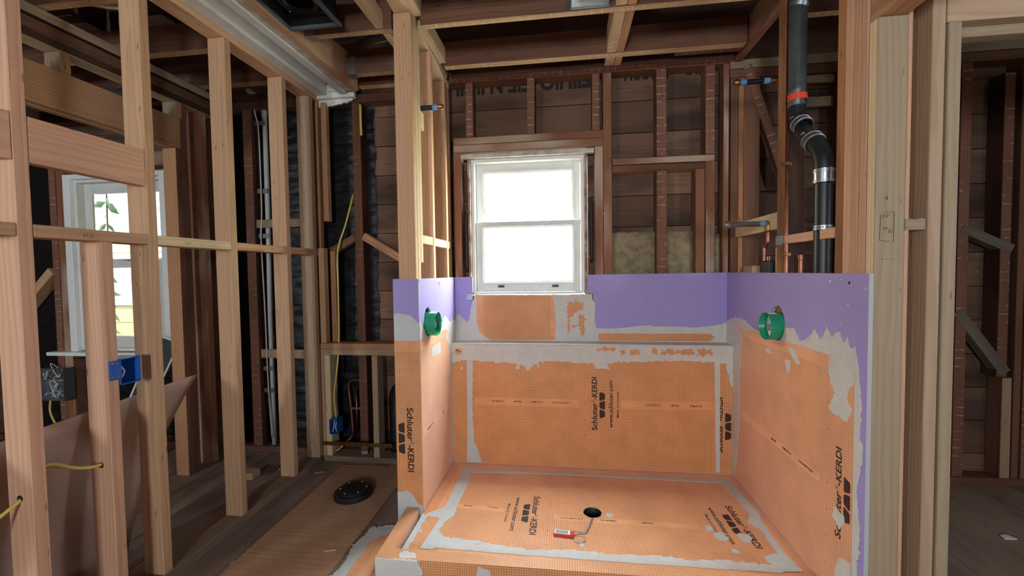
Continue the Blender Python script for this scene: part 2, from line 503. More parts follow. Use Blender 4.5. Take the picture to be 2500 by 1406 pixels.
_fontcache = {}
def text(name, parent, s, mat, org, right, up, length=None, height=None, off=0.0, bold=0.012):
    """lettering as a flat mesh: org = start of the baseline, right/up unit directions"""
    key = (s, bold)
    if key not in _fontcache:
        cu = bpy.data.curves.new('lettering', 'FONT'); cu.body = s; cu.size = 1.0; cu.offset = bold; cu.resolution_u = 3
        ob = bpy.data.objects.new('lettering_tmp', cu); COL.objects.link(ob)
        dg = bpy.context.evaluated_depsgraph_get(); dg.update()
        me = bpy.data.meshes.new_from_object(ob.evaluated_get(dg))
        vs = [v.co.copy() for v in me.vertices]; fs = [tuple(p.vertices) for p in me.polygons]
        bpy.data.objects.remove(ob); bpy.data.curves.remove(cu); bpy.data.meshes.remove(me)
        _fontcache[key] = (vs, fs)
    vs, fs = _fontcache[key]
    x0 = min(v.x for v in vs); x1 = max(v.x for v in vs); y1 = max(v.y for v in vs)
    sx = length / (x1 - x0) if length else 1.0
    sy = (height / y1) if height else sx
    org, right, up = Vector(org), Vector(right), Vector(up)
    nrm = right.cross(up)
    V = [org + right * ((v.x - x0) * sx) + up * (v.y * sy) + nrm * off for v in vs]
    return meshobj(name, V, fs, mat, parent)

def box5(name, parent, x0, x1, y0, y1, z0, z1, t, open_side, mat):
    """open box with real walls (one side missing)"""
    bm = bmesh.new()
    def add(a0, a1, b0, b1, c0, c1):
        r = bmesh.ops.create_cube(bm, size=1)
        bmesh.ops.transform(bm, matrix=Matrix.Translation(((a0 + a1) / 2, (b0 + b1) / 2, (c0 + c1) / 2)) @ Matrix.Diagonal((a1 - a0, b1 - b0, c1 - c0, 1)), verts=r['verts'])
    if open_side != '-x': add(x0, x0 + t, y0, y1, z0, z1)
    if open_side != '+x': add(x1 - t, x1, y0, y1, z0, z1)
    if open_side != '-y': add(x0, x1, y0, y0 + t, z0, z1)
    if open_side != '+y': add(x0, x1, y1 - t, y1, z0, z1)
    if open_side != '-z': add(x0, x1, y0, y1, z0, z0 + t)
    if open_side != '+z': add(x0, x1, y0, y1, z1 - t, z1)
    me = bpy.data.meshes.new(name); bm.to_mesh(me); bm.free()
    me.materials.append(M[mat])
    return link(bpy.data.objects.new(name, me), parent)

YS, YB = 2.65, 2.742      # inner face of the exterior studs, face of the sheathing

# ================================================================== THE SETTING
# ---- floor
floor = root('floor', 'old grey-brown plank floor running towards the back wall', 'floor', 'structure')
box('subfloor', floor, -4.45, 3.05, -2.6, 2.86, -0.12, -0.022, 'olddark')
px = -4.31
k = 0
while px < 2.95:
    cuts = [-2.55, random.uniform(-1.2, 0.4), 2.742]
    for a, b in zip(cuts[:-1], cuts[1:]):
        if b > 1.0 or px > -2:
            box('floor_plank', floor, px + 0.002, px + 0.203, a + 0.0015, b - 0.0015, -0.022, random.uniform(-0.001, 0.0008), 'floor', ch=0.0025)
    px += 0.205; k += 1

# ---- exterior back wall: sheathing, studs, plates
wb = root('wall_back', 'bare exterior wall of old studs and horizontal sheathing boards', 'wall', 'structure')
rows = [-0.06] + [0.143 + 0.197 * i for i in range(13)] + [2.75, 2.95, 3.15]
WIN1 = (-0.625, 0.140, 1.09, 1.995)     # rough opening shower window
WIN2 = (-3.66, -2.80, 0.68, 2.01)
def sheath_row(z0, z1, segs):
    for a, b in segs:
        box('sheathing_board', wb, a + 0.001, b - 0.001, YB + random.uniform(0, 0.003), YB + 0.022, z0 + 0.0022, z1 - 0.0022, 'sheath', ch=0.0015)
for z0, z1 in zip(rows[:-1], rows[1:]):
    segs = [(-4.45, 3.05)]
    for wx0, wx1, wz0, wz1 in (WIN1, WIN2):
        if z1 > wz0 + 0.001 and z0 < wz1 - 0.001:
            ns = []
            for a, b in segs:
                if b <= wx0 or a >= wx1: ns.append((a, b)); continue
                if a < wx0: ns.append((a, wx0))
                if b > wx1: ns.append((wx1, b))
                if z0 < wz0 < z1: sheath_row(z0, wz0, [(wx0, wx1)])
                if z0 < wz1 < z1: sheath_row(wz1, z1, [(wx0, wx1)])
            segs = ns
    # split long runs at random joints
    out = []
    for a, b in segs:
        while b - a > 2.2:
            c = a + random.uniform(1.1, 2.0); out.append((a, c)); a = c
        out.append((a, b))
    sheath_row(z0, z1, out)

def estud(x0, x1, z0, z1, face='oldlath', name='stud', mat='old', y0=YS, y1=YB - 0.002):
    return box(name, wb, x0, x1, y0, y1, z0, z1, mat, faces={'-y': face} if face else None, jit=0.0015)
# plates
box('sole_plate', wb, -4.4, 3.0, YS, YB, 0.0, 0.04, 'old', jit=0.001)
PLZ = 2.457
box('top_plate', wb, -0.84, 0.965, YS - 0.004, YB, PLZ, PLZ + 0.048, 'old', faces={'-y': 'old'})
box('top_plate', wb, -0.84, 0.965, YS + 0.002, YB, PLZ + 0.05, PLZ + 0.10, 'old', faces={'-y': 'oldlath'})
box('top_plate', wb, -4.4, -0.842, YS, YB, 2.385, 2.435, 'old', faces={'-y': 'olddark'})
box('top_plate', wb, 0.97, 3.0, YS, YB, 2.37, 2.42, 'old')
box('top_plate', wb, -4.4, -0.842, YS, YB, 2.437, 2.487, 'olddark')
box('top_plate', wb, 0.97, 3.0, YS, YB, 2.425, 2.475, 'weathered')
# shower bay
box('header', wb, -0.715, 0.233, YS - 0.002, YB - 0.002, 2.017, 2.064, 'old', faces={'-y': 'plastered'}, jit=0.001)
box('header', wb, -0.715, 0.233, YS, YB - 0.002, 2.066, 2.112, 'old', faces={'-y': 'plastered'}, jit=0.001)
for x in (-0.630, -0.235, 0.165):
    estud(x, x + 0.048, 2.113, PLZ - 0.001, 'oldlath', 'cripple_stud')
estud(0.234, 0.286, 0.042, PLZ - 0.001, 'plastered', 'stud')
estud(0.180, 0.232, 0.042, 2.016, 'plastered', 'trimmer_stud')
estud(-0.715, -0.668, 0.042, 2.016, 'plastered', 'trimmer_stud')
box('header', wb, 0.288, 0.885, YS - 0.001, YB - 0.002, 1.893, 1.932, 'old', faces={'-y': 'plastered'}, jit=0.001)
box('header', wb, 0.288, 0.885, YS + 0.004, YB - 0.002, 1.852, 1.891, 'old', faces={'-y': 'old', '-z': 'firwarm'}, jit=0.001)
estud(0.549, 0.609, 1.934, PLZ - 0.001); estud(0.551, 0.609, 0.042, 1.850)
estud(0.831, 0.885, 1.934, PLZ - 0.001)
estud(0.777, 0.829, 0.042, 1.850, 'plastered', 'trimmer_stud', y0=YS - 0.004); estud(0.833, 0.885, 0.042, 1.892, 'plastered', 'stud', y0=YS - 0.006)
estud(0.934, 0.964, 0.042, PLZ - 0.001, 'plastered')
estud(0.975, 1.016, 0.042, 2.368, 'old'); estud(1.018, 1.046, 0.042, 2.368, 'rough'); estud(1.048, 1.135, 0.042, 2.368, 'old')
beam('brace', wb, (1.065, YS + 0.02, 2.44), (1.30, YS + 0.02, 1.70), 0.05, 0.042, 'old', up=(0, -1, 0), faces={'+z': 'oldlath'})
# bays left of the shower
for x0, x1 in ((-2.203, -2.136), (-1.800, -1.742), (-1.402, -1.345)):
    estud(x0, x1, 0.042, 2.383, 'oldlath' if -1.9 < x0 < -1.7 else 'oldfaint', 'stud', 'olddark')
estud(-2.60, -2.53, 0.042, 2.383, 'old', 'stud', 'olddark')
beam('brace', wb, (-1.615, YS + 0.03, 1.385), (-1.405, YS + 0.03, 1.495), 0.05, 0.045, 'old', up=(0, -1, 0))
beam('brace', wb, (-1.343, YS + 0.02, 1.50), (-1.06, YS + 0.02, 1.33), 0.05, 0.055, 'firwarm', up=(0, -1, 0))
estud(-1.06, -1.00, 0.042, 2.383, None, 'stud', 'olddark')
# around the bedroom window
estud(-3.800, -3.742, 0.042, 2.383, 'oldlath'); estud(-3.738, -3.667, 0.042, 2.04, 'plastered', 'trimmer_stud')
estud(-2.795, -2.735, 0.042, 2.04, 'oldlath', 'trimmer_stud'); estud(-2.733, -2.66, 0.042, 2.383, 'old')
box('header', wb, -3.74, -2.735, YS, YB - 0.002, 2.042, 2.14, 'old', faces={'-y': 'plastered'})
box('window_rough_sill', wb, -3.665, -2.797, YS, YB - 0.002, 0.56, 0.64, 'olddark')
for x in (-3.45, -3.05):
    estud(x, x + 0.05, 0.042, 0.558, 'old', 'cripple_stud')
beam('brace', wb, (-4.10, YS + 0.03, 1.02), (-3.805, YS + 0.03, 1.30), 0.06, 0.09, 'fir', up=(0, -1, 0))
estud(-4.20, -4.14, 0.042, 2.383, 'olddark')
# blocks in the conduit bay
box('blocking', wb, -2.134, -1.802, YS + 0.012, YS + 0.05, 1.576, 1.632, 'weathered')
box('blocking', wb, -2.134, -1.802, YS + 0.012, YS + 0.05, 0.666, 0.726, 'fircool')
# right-hand room bays
for x0, x1, z1 in ((2.180, 2.236, 2.368), (2.388, 2.443, 2.30)):
    estud(x0, x1, 0.62 if x0 > 2.3 else 0.042, z1, 'oldlath', 'stud', 'olddark')
estud(2.421, 2.470, 0.042, 0.617, 'fircool', 'stud', 'old'); estud(2.475, 2.513, 0.042, 2.368, 'old', 'stud', 'olddark'); estud(2.52, 2.60, 0.042, 2.368, 'oldlath', 'stud', 'olddark')
estud(1.55, 1.61, 0.042, 2.368, 'oldlath', 'stud', 'olddark')
beam('brace', wb, (2.20, YS + 0.026, 1.46), (2.45, YS + 0.026, 1.335), 0.05, 0.06, 'greyold', up=(0, -1, 0))
beam('brace', wb, (2.19, YS + 0.026, 0.99), (2.435, YS + 0.026, 0.645), 0.055, 0.06, 'greyold', up=(0, -1, 0))
box('nailer', wb, 1.36, 1.55, YS + 0.03, YS + 0.06, 2.19, 2.245, 'weathered')
box('nailer', wb, 1.36, 1.548, YS + 0.02, YS + 0.05, 2.325, 2.365, 'weathered')
# stencilled shipping marks on the sheathing just under the plate (upside down)
text('stencil_lettering', wb, 'IEIILIJO  EIE N IJCJI', 'stencil', (0.19, YB - 0.004, 2.515), (-1, 0, 0), (0, 0, -1), length=0.90, height=0.105, off=0.001, bold=0.035)
text('stencil_lettering', wb, 'IEISCOV', 'stencil', (0.64, YB - 0.004, 2.53), (-1, 0, 0), (0, 0, -1), length=0.27, height=0.095, off=0.001, bold=0.035)
text('stencil_lettering', wb, 'IIC', 'stencil', (0.83, YB - 0.004, 2.53), (-1, 0, 0), (0, 0, -1), length=0.09, height=0.085, off=0.001, bold=0.035)

# building paper over the boards in the left bays
def paper(name, x0, x1, z0, z1, seed, label):
    nx, nz = int((x1 - x0) / 0.02), int((z1 - z0) / 0.018)
    V = []; Fs = []
    for j in range(nz + 1):
        for i in range(nx + 1):
            x = x0 + (x1 - x0) * i / nx; z = z0 + (z1 - z0) * j / nz
            d = mnoise.noise(Vector((x * 5 + seed, z * 22, seed))) * 0.007 + mnoise.noise(Vector((x * 14, z * 40, seed))) * 0.003
            if i == nx: x += mnoise.noise(Vector((z * 9, seed, 2))) * 0.02
            V.append((x, YB - 0.011 + d, z))
    for j in range(nz):
        for i in range(nx):
            a = j * (nx + 1) + i; Fs.append((a, a + 1, a + nx + 2, a + nx + 1))
    o = meshobj(name, V, Fs, 'paper')
    return tag(o, label, 'building paper', group='black building paper in stud bays')
paper('building_paper', -2.525, -2.206, 0.05, 2.38, 1, 'black building paper in the bay left of the grey conduit stud')
paper('building_paper', -2.133, -1.803, 0.05, 2.38, 2, 'black building paper behind the grey conduit')
paper('building_paper', -1.738, -1.405, 0.05, 2.38, 3, 'black building paper in the bay over the toilet knee wall')
paper('building_paper', -1.342, -1.285, 0.05, 2.38, 7, 'narrow torn strip of black building paper beside the old stud')
paper('building_paper', -4.13, -3.803, 0.05, 2.38, 4, 'black building paper left of the bedroom window')
paper('building_paper', -3.74, -2.74, 0.05, 0.55, 5, 'crinkled black building paper below the bedroom window')

# ---- outer shell (walls behind and beside the camera, with unseen openings added for fill light)
def shell(w, axis, at, lo, hi, o0, o1, oz0, oz1, p0=None, p1=None):
    for z0, z1 in zip(rows[:-1], rows[1:]):
        runs = [(lo, hi, z0, z1)]
        if z1 > oz0 and z0 < oz1:
            runs = [(lo, o0, z0, z1), (o1, hi, z0, z1)] if p0 is None else [(lo, p0, z0, z1), (p1, o0, z0, z1), (o1, hi, z0, z1)]
            for u0, u1 in ((o0, o1), (p0, p1)):
                if u0 is None: continue
                if z0 < oz0: runs.append((u0, u1, z0, oz0))
                if z1 > oz1: runs.append((u0, u1, oz1, z1))
        for a, b, c, d in runs:
            if axis == 'x': box('wall_board', w, at, at + 0.02, a, b, c, d, 'sheath', ch=0.0006)
            else: box('wall_board', w, a, b, at, at + 0.02, c, d, 'sheath', ch=0.0006)
ws = root('wall_far_right', 'far right room wall of dark boards', 'wall', 'structure')
shell(ws, 'x', 3.0, -2.6, 2.86, -0.48, -0.12, 1.18, 1.72)
ws2 = root('wall_far_left', 'far left room wall of dark boards', 'wall', 'structure')
shell(ws2, 'x', -4.44, -2.6, 2.86, 0.0, 0.001, 9, 9.1)
ws3 = root('wall_rear', 'rear room wall of boards behind the camera', 'wall', 'structure')
shell(ws3, 'y', -2.6, -4.45, 3.05, -0.55, -0.05, 1.20, 1.90, -3.40, -3.00)
# outer cladding behind the sheathing
cl = root('wall_cladding', 'outer cladding of the back wall', 'wall', 'structure')
for i_, (x0, x1, z0, z1) in enumerate(((-4.5, WIN2[0], -0.3, 3.3), (WIN2[1], WIN1[0], -0.3, 3.3), (WIN1[1], 3.1, -0.3, 3.3), (WIN2[0], WIN2[1], -0.3, WIN2[2]), (WIN2[0], WIN2[1], WIN2[3], 3.3), (WIN1[0], WIN1[1], -0.3, WIN1[2]), (WIN1[0], WIN1[1], WIN1[3], 3.3))):
    box('cladding_sheet', cl, x0, x1, YB + 0.024, YB + 0.05, z0, z1, 'olddark', ch=0.0005)

# ---- ceiling: joists, blocking, roof boards high above
ce = root('ceiling', 'stripped ceiling of old joists with plaster-marked edges', 'ceiling', 'structure')
JZ = 2.46
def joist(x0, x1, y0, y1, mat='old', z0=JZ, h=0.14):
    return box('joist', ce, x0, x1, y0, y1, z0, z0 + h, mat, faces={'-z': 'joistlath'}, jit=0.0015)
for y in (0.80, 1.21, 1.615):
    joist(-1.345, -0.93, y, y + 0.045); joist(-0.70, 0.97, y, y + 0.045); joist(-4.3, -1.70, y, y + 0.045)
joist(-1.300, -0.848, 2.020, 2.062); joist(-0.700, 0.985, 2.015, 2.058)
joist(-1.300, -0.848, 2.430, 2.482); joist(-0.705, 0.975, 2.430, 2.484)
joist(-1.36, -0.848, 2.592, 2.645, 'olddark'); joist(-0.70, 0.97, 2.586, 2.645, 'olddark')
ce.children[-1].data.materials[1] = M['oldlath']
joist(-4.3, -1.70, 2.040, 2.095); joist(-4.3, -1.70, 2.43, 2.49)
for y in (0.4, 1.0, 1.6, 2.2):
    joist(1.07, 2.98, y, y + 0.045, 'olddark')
box('joist_sister', ce, 0.62, 0.975, 2.486, 2.525, 2.462, 2.60, 'old', faces={'-z': 'oldlath'})
# blocking between joists
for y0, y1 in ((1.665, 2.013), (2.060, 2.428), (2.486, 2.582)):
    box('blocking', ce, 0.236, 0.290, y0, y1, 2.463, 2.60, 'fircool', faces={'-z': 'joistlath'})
    box('blocking', ce, 0.292, 0.330, y0, y1, 2.461, 2.60, 'firwarm')
# rim beam over the right wall
box('rim_beam', ce, 0.985, 1.03, 1.70, 2.645, JZ, JZ + 0.15, 'old', faces={'-x': 'old', '-z': 'plastered'})
# attic framing and roof deck, dark above
for x in (-0.28, 0.62, 0.78):
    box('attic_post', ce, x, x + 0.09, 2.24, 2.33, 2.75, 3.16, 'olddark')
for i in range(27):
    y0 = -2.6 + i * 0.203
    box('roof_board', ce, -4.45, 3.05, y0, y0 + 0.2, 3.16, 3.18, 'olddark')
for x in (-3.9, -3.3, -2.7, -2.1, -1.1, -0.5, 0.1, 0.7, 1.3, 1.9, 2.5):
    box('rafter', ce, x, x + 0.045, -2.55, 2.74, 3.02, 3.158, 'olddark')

# ---- new stud wall on the left
wl = root('wall_left', 'new stud wall of pale fir studs left of the toilet space', 'wall', 'structure')
LX0, LX1 = -1.709, -1.620
def lstud(y, z0, z1, mat='fir', name='stud'):
    return box(name, wl, LX0, LX1, y, y + 0.038, z0, z1, mat)
box('sole_plate', wl, LX0 - 0.002, LX1, -1.0, 2.55, 0.0, 0.038, 'dirty')
for y, m in ((0.235, 'fir'), (0.64, 'fir'), (1.047, 'firpink'), (1.443, 'fir'), (1.851, 'fir'), (2.258, 'fir')):
    lstud(y, 0.039, 2.391, m)
lstud(2.518, 0.039, 2.391, 'fircool')
lstud(2.605, 0.039, 2.391, 'firwarm')
lstud(1.272, 0.039, 1.3715, 'firpink', 'cripple_stud')
ce2 = box('top_plate', wl, LX0, LX1, -1.0, 2.645, 2.392, 2.430, 'fir')
prev = [1.0865, 1.481, 1.889, 2.296, 2.556]
nxt = [1.442, 1.850, 2.257, 2.517, 2.604]
for i, (a, b) in enumerate(zip(prev, nxt)):
    box('blocking', wl, LX0 + 0.004, LX1, a, b, 1.372, 1.411, ('fir', 'spruce', 'firwarm', 'firwarm', 'firwarm')[i])
box('blocking', wl, LX0 + 0.004, LX1, 0.68, 1.046, 1.372, 1.411, 'fir')
box('header', wl, LX1 - 0.040, LX1 - 0.001, 0.68, 1.046, 1.598, 1.738, 'firpink')
box('header', wl, LX1 - 0.040, LX1 - 0.001, 1.0865, 1.442, 1.598, 1.738, 'firpink')
# pencil marks on the blocking
for y, s in ((1.22, 'R2'), (1.60, '07'),):
    text('pencil_mark', wl, s, 'pencil', (LX1 + 0.0006, y, 1.383), (0, 1, 0), (0, 0, 1), length=0.030, height=0.010, bold=-0.014)
# nailing stud pair at the end of the wall, toward the toilet

# ---- old wall further left, with door header
w2 = root('wall_old_left', 'old dark stud wall with a wide header further left', 'wall', 'structure')
OX0, OX1 = -2.432, -2.342
box('trimmer_stud', w2, OX0, OX1, 2.274, 2.312, 0.0, 2.028, 'old', faces={'-y': 'firwarm'}, jit=0.001)
box('stud', w2, OX0, OX1, 2.314, 2.356, 0.0, 2.308, 'old', jit=0.001)
box('stud', w2, -2.535, -2.445, 2.60, 2.645, 0.0, 2.43, 'plastered', jit=0.001)
box('stud', w2, -2.443, -2.36, 2.604, 2.645, 0.0, 2.43, 'old', jit=0.001)
box('stud', w2, OX0, OX1, 2.45, 2.50, 0.0, 2.308, 'plastered', jit=0.001)
box('stud', w2, -2.50, -2.43, 2.51, 2.55, 0.0, 2.308, 'old', jit=0.001)
box('header', w2, OX1 - 0.040, OX1, 0.2, 2.312, 2.03, 2.212, 'firwarm')
box('header', w2, OX0, OX0 + 0.036, 0.2, 2.312, 2.03, 2.212, 'firwarm')
box('header_filler', w2, OX0 + 0.037, OX1 - 0.041, 0.2, 2.312, 2.03, 2.21, 'spruce')
for y in (1.705, 2.285, 1.10):
    box('cripple_stud', w2, OX0, OX1, y, y + 0.042, 2.213, 2.308, 'weathered', faces={'+x': 'firwarm'})
box('top_plate', w2, OX0, OX1, 0.2, 2.58, 2.310, 2.352, 'spruce', faces={'+x': 'olddark'})
box('top_plate', w2, OX0, OX1, 0.2, 2.598, 2.354, 2.404, 'old')
box('top_plate', w2, OX0 + 0.01, OX1 + 0.02, 0.2, 2.598, 2.406, 2.452, 'olddark', faces={'+x': 'weathered'})

# ---- stud wall between toilet space and shower
wsl = root('wall_shower_left', 'new stud wall standing between toilet space and shower', 'wall', 'structure')
SX0, SX1 = -0.824, -0.735
def plz(y): return 2.515 - (y - 1.98) * 0.14
for y, m, nm in ((1.982, 'fir', 'stud'), (2.021, 'spruce', 'stud'), (2.060, 'spruce', 'trimmer_stud')):
    box(nm, wsl, SX0, SX1, y, y + 0.037, 0.0 if nm == 'stud' else 1.30, plz(y + 0.04) - 0.002, m)
for y, m in ((2.267, 'firpink'), (2.537, 'fir'), (2.611, 'firwarm')):
    box('stud', wsl, SX0, SX1, y, y + 0.037, 0.0, plz(y + 0.04) - 0.002, m)
beam('top_plate', wsl, (-0.7795, 1.15, plz(1.15) + 0.019), (-0.7795, 2.648, plz(2.648) + 0.019), 0.089, 0.037, 'spruce')
beam('top_plate', wsl, (-0.7745, 1.15, plz(1.15) + 0.058), (-0.7745, 2.60, plz(2.60) + 0.058), 0.089, 0.037, 'fir')
box('backing_board', wsl, -0.728, -0.690, 2.062, 2.425, 2.475, 2.56, 'spruce')
box('backing_board', wsl, -0.726, -0.688, 1.665, 2.012, 2.50, 2.60, 'spruce')
box('backing_board', wsl, -0.728, -0.690, 1.26, 1.610, 2.50, 2.60, 'spruce')
box('nailer', wsl, -0.928, -0.890, 1.665, 2.018, 2.462, 2.55, 'spruce')
box('nailer', wsl, -0.915, -0.877, 2.064, 2.428, 2.462, 2.55, 'spruce')
for y0, y1, dx in ((2.098, 2.266, 0.0), (2.305, 2.536, 0.0), (2.575, 2.61, 0.0)):
    box('blocking', wsl, -0.775, -0.737, y0, y1, 1.40, 1.445, 'spruce')
box('blocking', wsl, -0.80, -0.737, 2.10, 2.155, 1.995, 2.085, 'spruce')

# ---- knee wall behind the toilet flange
wk = root('wall_knee', 'low new knee wall behind the toilet flange with double top plate', 'wall', 'structure')
KY = 2.555
box('top_plate', wk, -1.618, -0.836, KY, KY + 0.092, 0.754, 0.792, 'firwarm')
box('top_plate', wk, -1.594, -0.836, KY, KY + 0.092, 0.715, 0.753, 'fircool')
box('sole_plate', wk, -1.618, -0.836, KY, KY + 0.092, 0.0, 0.038, 'dirty')
for x0, x1, m in ((-1.592, -1.554, 'spruce'), (-1.262, -1.224, 'fircool'), (-0.92, -0.882, 'fircool')):
    box('stud', wk, x0, x1, KY, KY + 0.089, 0.039, 0.714, m)
box('stud', wk, -1.618, -1.594, KY, KY + 0.089, 0.039, 0.753, 'fir')
box('stud', wk, -1.612, -1.574, KY + 0.0, KY + 0.05, 0.794, 1.42, 'fir')
box('stud', wk, -1.560, -1.522, KY + 0.05, KY + 0.09, 0.794, 1.40, 'firwarm')
box('stud', wk, -1.600, -1.562, KY + 0.055, KY + 0.092, 1.60, 2.38, 'firwarm')

# ---- right shower wall framing
wsr = root('wall_shower_right', 'stud wall on the right of the shower carrying the drain pipe', 'wall', 'structure')
RX0, RX1 = 0.966, 1.054
box('stud', wsr, RX0, RX1, 1.502, 1.534, 0.0, 2.45, 'firpink')
box('stud', wsr, RX0, RX1, 1.536, 1.573, 0.0, 2.45, 'firpink')
box('stud', wsr, RX0, RX1, 1.574, 1.611, 0.0, 2.45, 'firpink')
box('stud', wsr, RX0 + 0.002, RX1, 1.613, 1.658, 0.0, 2.45, 'rough', jit=0.002)
box('stud', wsr, RX0, RX1, 2.016, 2.076, 0.0, 2.46, 'rough', faces={'-y': 'olddark', '-x': 'rough'}, jit=0.002)
box('sole_plate', wsr, RX0, RX1, 1.66, 2.015, 0.0, 0.04, 'old')
box('sole_plate', wsr, RX0, RX1, 2.077, 2.645, 0.0, 0.04, 'old')
box('blocking', wsr, RX0 + 0.035, RX0 + 0.073, 2.078, 2.645, 1.435, 1.515, 'spruce')
box('blocking', wsr, RX0 + 0.002, RX0 + 0.04, 1.660, 2.075, 1.355, 1.392, 'firpink')
box('blocking', wsr, RX0 + 0.02, RX0 + 0.08, 2.10, 2.13, 0.9, 1.345, 'spruce')
box('blocking', wsr, RX0 + 0.03, RX0 + 0.07, 2.40, 2.52, 1.0, 1.262, 'fircool')

# ---- framed opening to the right-hand room
wo = root('wall_opening_right', 'framed doorway of weathered studs into the right hand room', 'wall', 'structure')
box('trimmer_stud', wo, 0.968, 1.0545, 1.462, 1.499, 0.0, 2.022, 'weathered', faces={'-x': 'spruce'})
box('stud', wo, 1.056, 1.145, 1.545, 1.582, 0.0, 2.40, 'firwarm')
box('stud', wo, 1.0565, 1.07, 1.466, 1.545, 0.0, 2.40, 'firpink')
box('stud', wo, 1.116, 1.153, 1.458, 1.543, 0.0, 2.10, 'fircool')
box('stud', wo, 1.158, 1.195, 1.455, 1.543, 0.0, 1.985, 'weathered')
box('blocking', wo, 1.0565, 1.1145, 1.462, 1.50, 1.360, 1.396, 'weathered')
box('header', wo, 0.970, 1.054, -1.2, 1.499, 2.024, 2.21, 'firwarm')
box('header', wo, 1.156, 2.90, 1.458, 1.498, 1.987, 2.14, 'fircool')
box('header', wo, 1.197, 2.90, 1.50, 1.542, 1.958, 2.14, 'weathered')
# carpenter's notes on the trimmer
ny = 1.462
def note(s, x, z, L, h):
    text('pencil_note', wo, s, 'pencil', (x, ny - 0.0006, z), (1, 0, 0), (0, 0, 1), length=L, height=h, bold=-0.004)
note('4', 0.997, 1.455, 0.008, 0.014); note('23"', 0.990, 1.400, 0.022, 0.011); note('34', 0.992, 1.362, 0.013, 0.011); note('35', 1.006, 1.352, 0.014, 0.011)
for a, b in (((0.986, 1.410), (0.983, 1.330)), ((0.983, 1.330), (1.012, 1.325)), ((0.998, 1.418), (1.024, 1.418)), ((1.024, 1.418), (1.024, 1.325))):
    dx, dz = b[0] - a[0], b[1] - a[1]; L = math.hypot(dx, dz); nx, nz = -dz / L * 0.0006, dx / L * 0.0006
    panel('pencil_line', wo, 'y-', ny, [(a[0] + nx, a[1] + nz), (a[0] - nx, a[1] - nz), (b[0] - nx, b[1] - nz), (b[0] + nx, b[1] + nz)], 0.0001, 0.0006, 'pencil')
for i, x in enumerate((0.992, 1.004, 1.018, 1.026)):
    panel('pencil_dot', wo, 'y-', ny, rect(x, 1.268, x + 0.0025, 1.2705), 0.0001, 0.0006, 'pencil')

# ================================================================== WINDOWS
def window(name, label, x0, x1, z0, z1, ys, sash, glassmat, splitz, rail=0.035):
    """double hung window: jamb liner, two sashes with panes; ys = y of the lower (inner) sash"""
    w = root(name, label, 'window', 'structure')
    t = 0.022
    box('jamb', w, x0, x0 + t, YS + 0.01, YB + 0.03, z0, z1, 'whitewood'); box('jamb', w, x1 - t, x1, YS + 0.01, YB + 0.03, z0, z1, 'whitewood')
    box('jamb_head', w, x0 + t, x1 - t, YS + 0.01, YB + 0.03, z1 - t, z1, 'whitewood')
    box('window_sill', w, x0 + t, x1 - t, YS - 0.005, YB + 0.06, z0 - 0.004, z0 + 0.012, 'whitewood')
    for nm, a, b, y in (('upper_sash', splitz - 0.012, z1 - t, ys + 0.034), ('lower_sash', z0 + 0.012, splitz + 0.02, ys)):
        sx0, sx1 = x0 + t + 0.002, x1 - t - 0.002
        sr = bpy.data.objects.new(nm, None); sr.empty_display_size = 0.02; link(sr, w)
        bot = rail * 1.7 if nm == 'lower_sash' else rail * 0.95
        top = rail * 0.95 if nm == 'lower_sash' else rail * 1.5
        box('sash_stile', sr, sx0, sx0 + sash, y, y + 0.03, a, b, 'whitewood'); box('sash_stile', sr, sx1 - sash, sx1, y, y + 0.03, a, b, 'whitewood')
        box('sash_rail', sr, sx0 + sash, sx1 - sash, y, y + 0.03, a, a + bot, 'whitewood'); box('sash_rail', sr, sx0 + sash, sx1 - sash, y, y + 0.03, b - top, b, 'whitewood')
        gx0, gx1, gz0, gz1 = sx0 + sash, sx1 - sash, a + bot, b - top
        for q in (rect(gx0, gz0, gx0 + 0.007, gz1), rect(gx1 - 0.007, gz0, gx1, gz1), rect(gx0 + 0.007, gz0, gx1 - 0.007, gz0 + 0.007), rect(gx0 + 0.007, gz1 - 0.007, gx1 - 0.007, gz1)):
            panel('glazing_bead', sr, 'y-', y + 0.012, q, 0.0, 0.007, 'whitebright')
        V = [(gx0, y + 0.014, gz0), (gx1, y + 0.014, gz0), (gx1, y + 0.014, gz1), (gx0, y + 0.014, gz1)]
        meshobj('pane', V, [(0, 1, 2, 3)], glassmat, sr)
    return w
w1 = window('window_1', 'white double hung window with pebbled glass above the shower ledge', -0.605, 0.116, 1.108, 1.972, 2.682, 0.045, 'pebble', 1.553)
for x in (-0.419, -0.069):
    lf = box('sash_lift', w1, x - 0.020, x + 0.020, 2.676, 2.682, 1.146, 1.162, 'rubber')
    lathe('sash_lift_hook', [(0.0, 0.0), (0.010, 0.0), (0.010, 0.012), (0.006, 0.016), (0, 0.016)], (x, 2.677, 1.160), (0, 0, 1), 'rubber', lf, 12)
box('casing_head', w1, -0.664, 0.176, YS - 0.016, YS + 0.02, 1.974, 2.002, 'peel')
box('casing_edge', w1, -0.622, -0.606, YS - 0.012, YB, 1.10, 1.973, 'peelbrown'); box('casing_edge', w1, 0.117, 0.133, YS - 0.012, YB, 1.10, 1.973, 'peelbrown')
for x, z in ((-0.648, 1.45), (0.160, 1.50)):
    sw = tag(tube('sash_weight', [(x, 2.70, z - 0.20), (x, 2.70, z - 0.17), (x, 2.70, z + 0.17), (x, 2.70, z + 0.20)], 0.013, 'rubber', n=10, sm=0, radii=lambda t: 0.013 if 0.1 < t < 0.9 else 0.007),
             'dark iron sash weight in the pocket %s of the shower window' % ('left' if x < 0 else 'right'), 'sash weight')
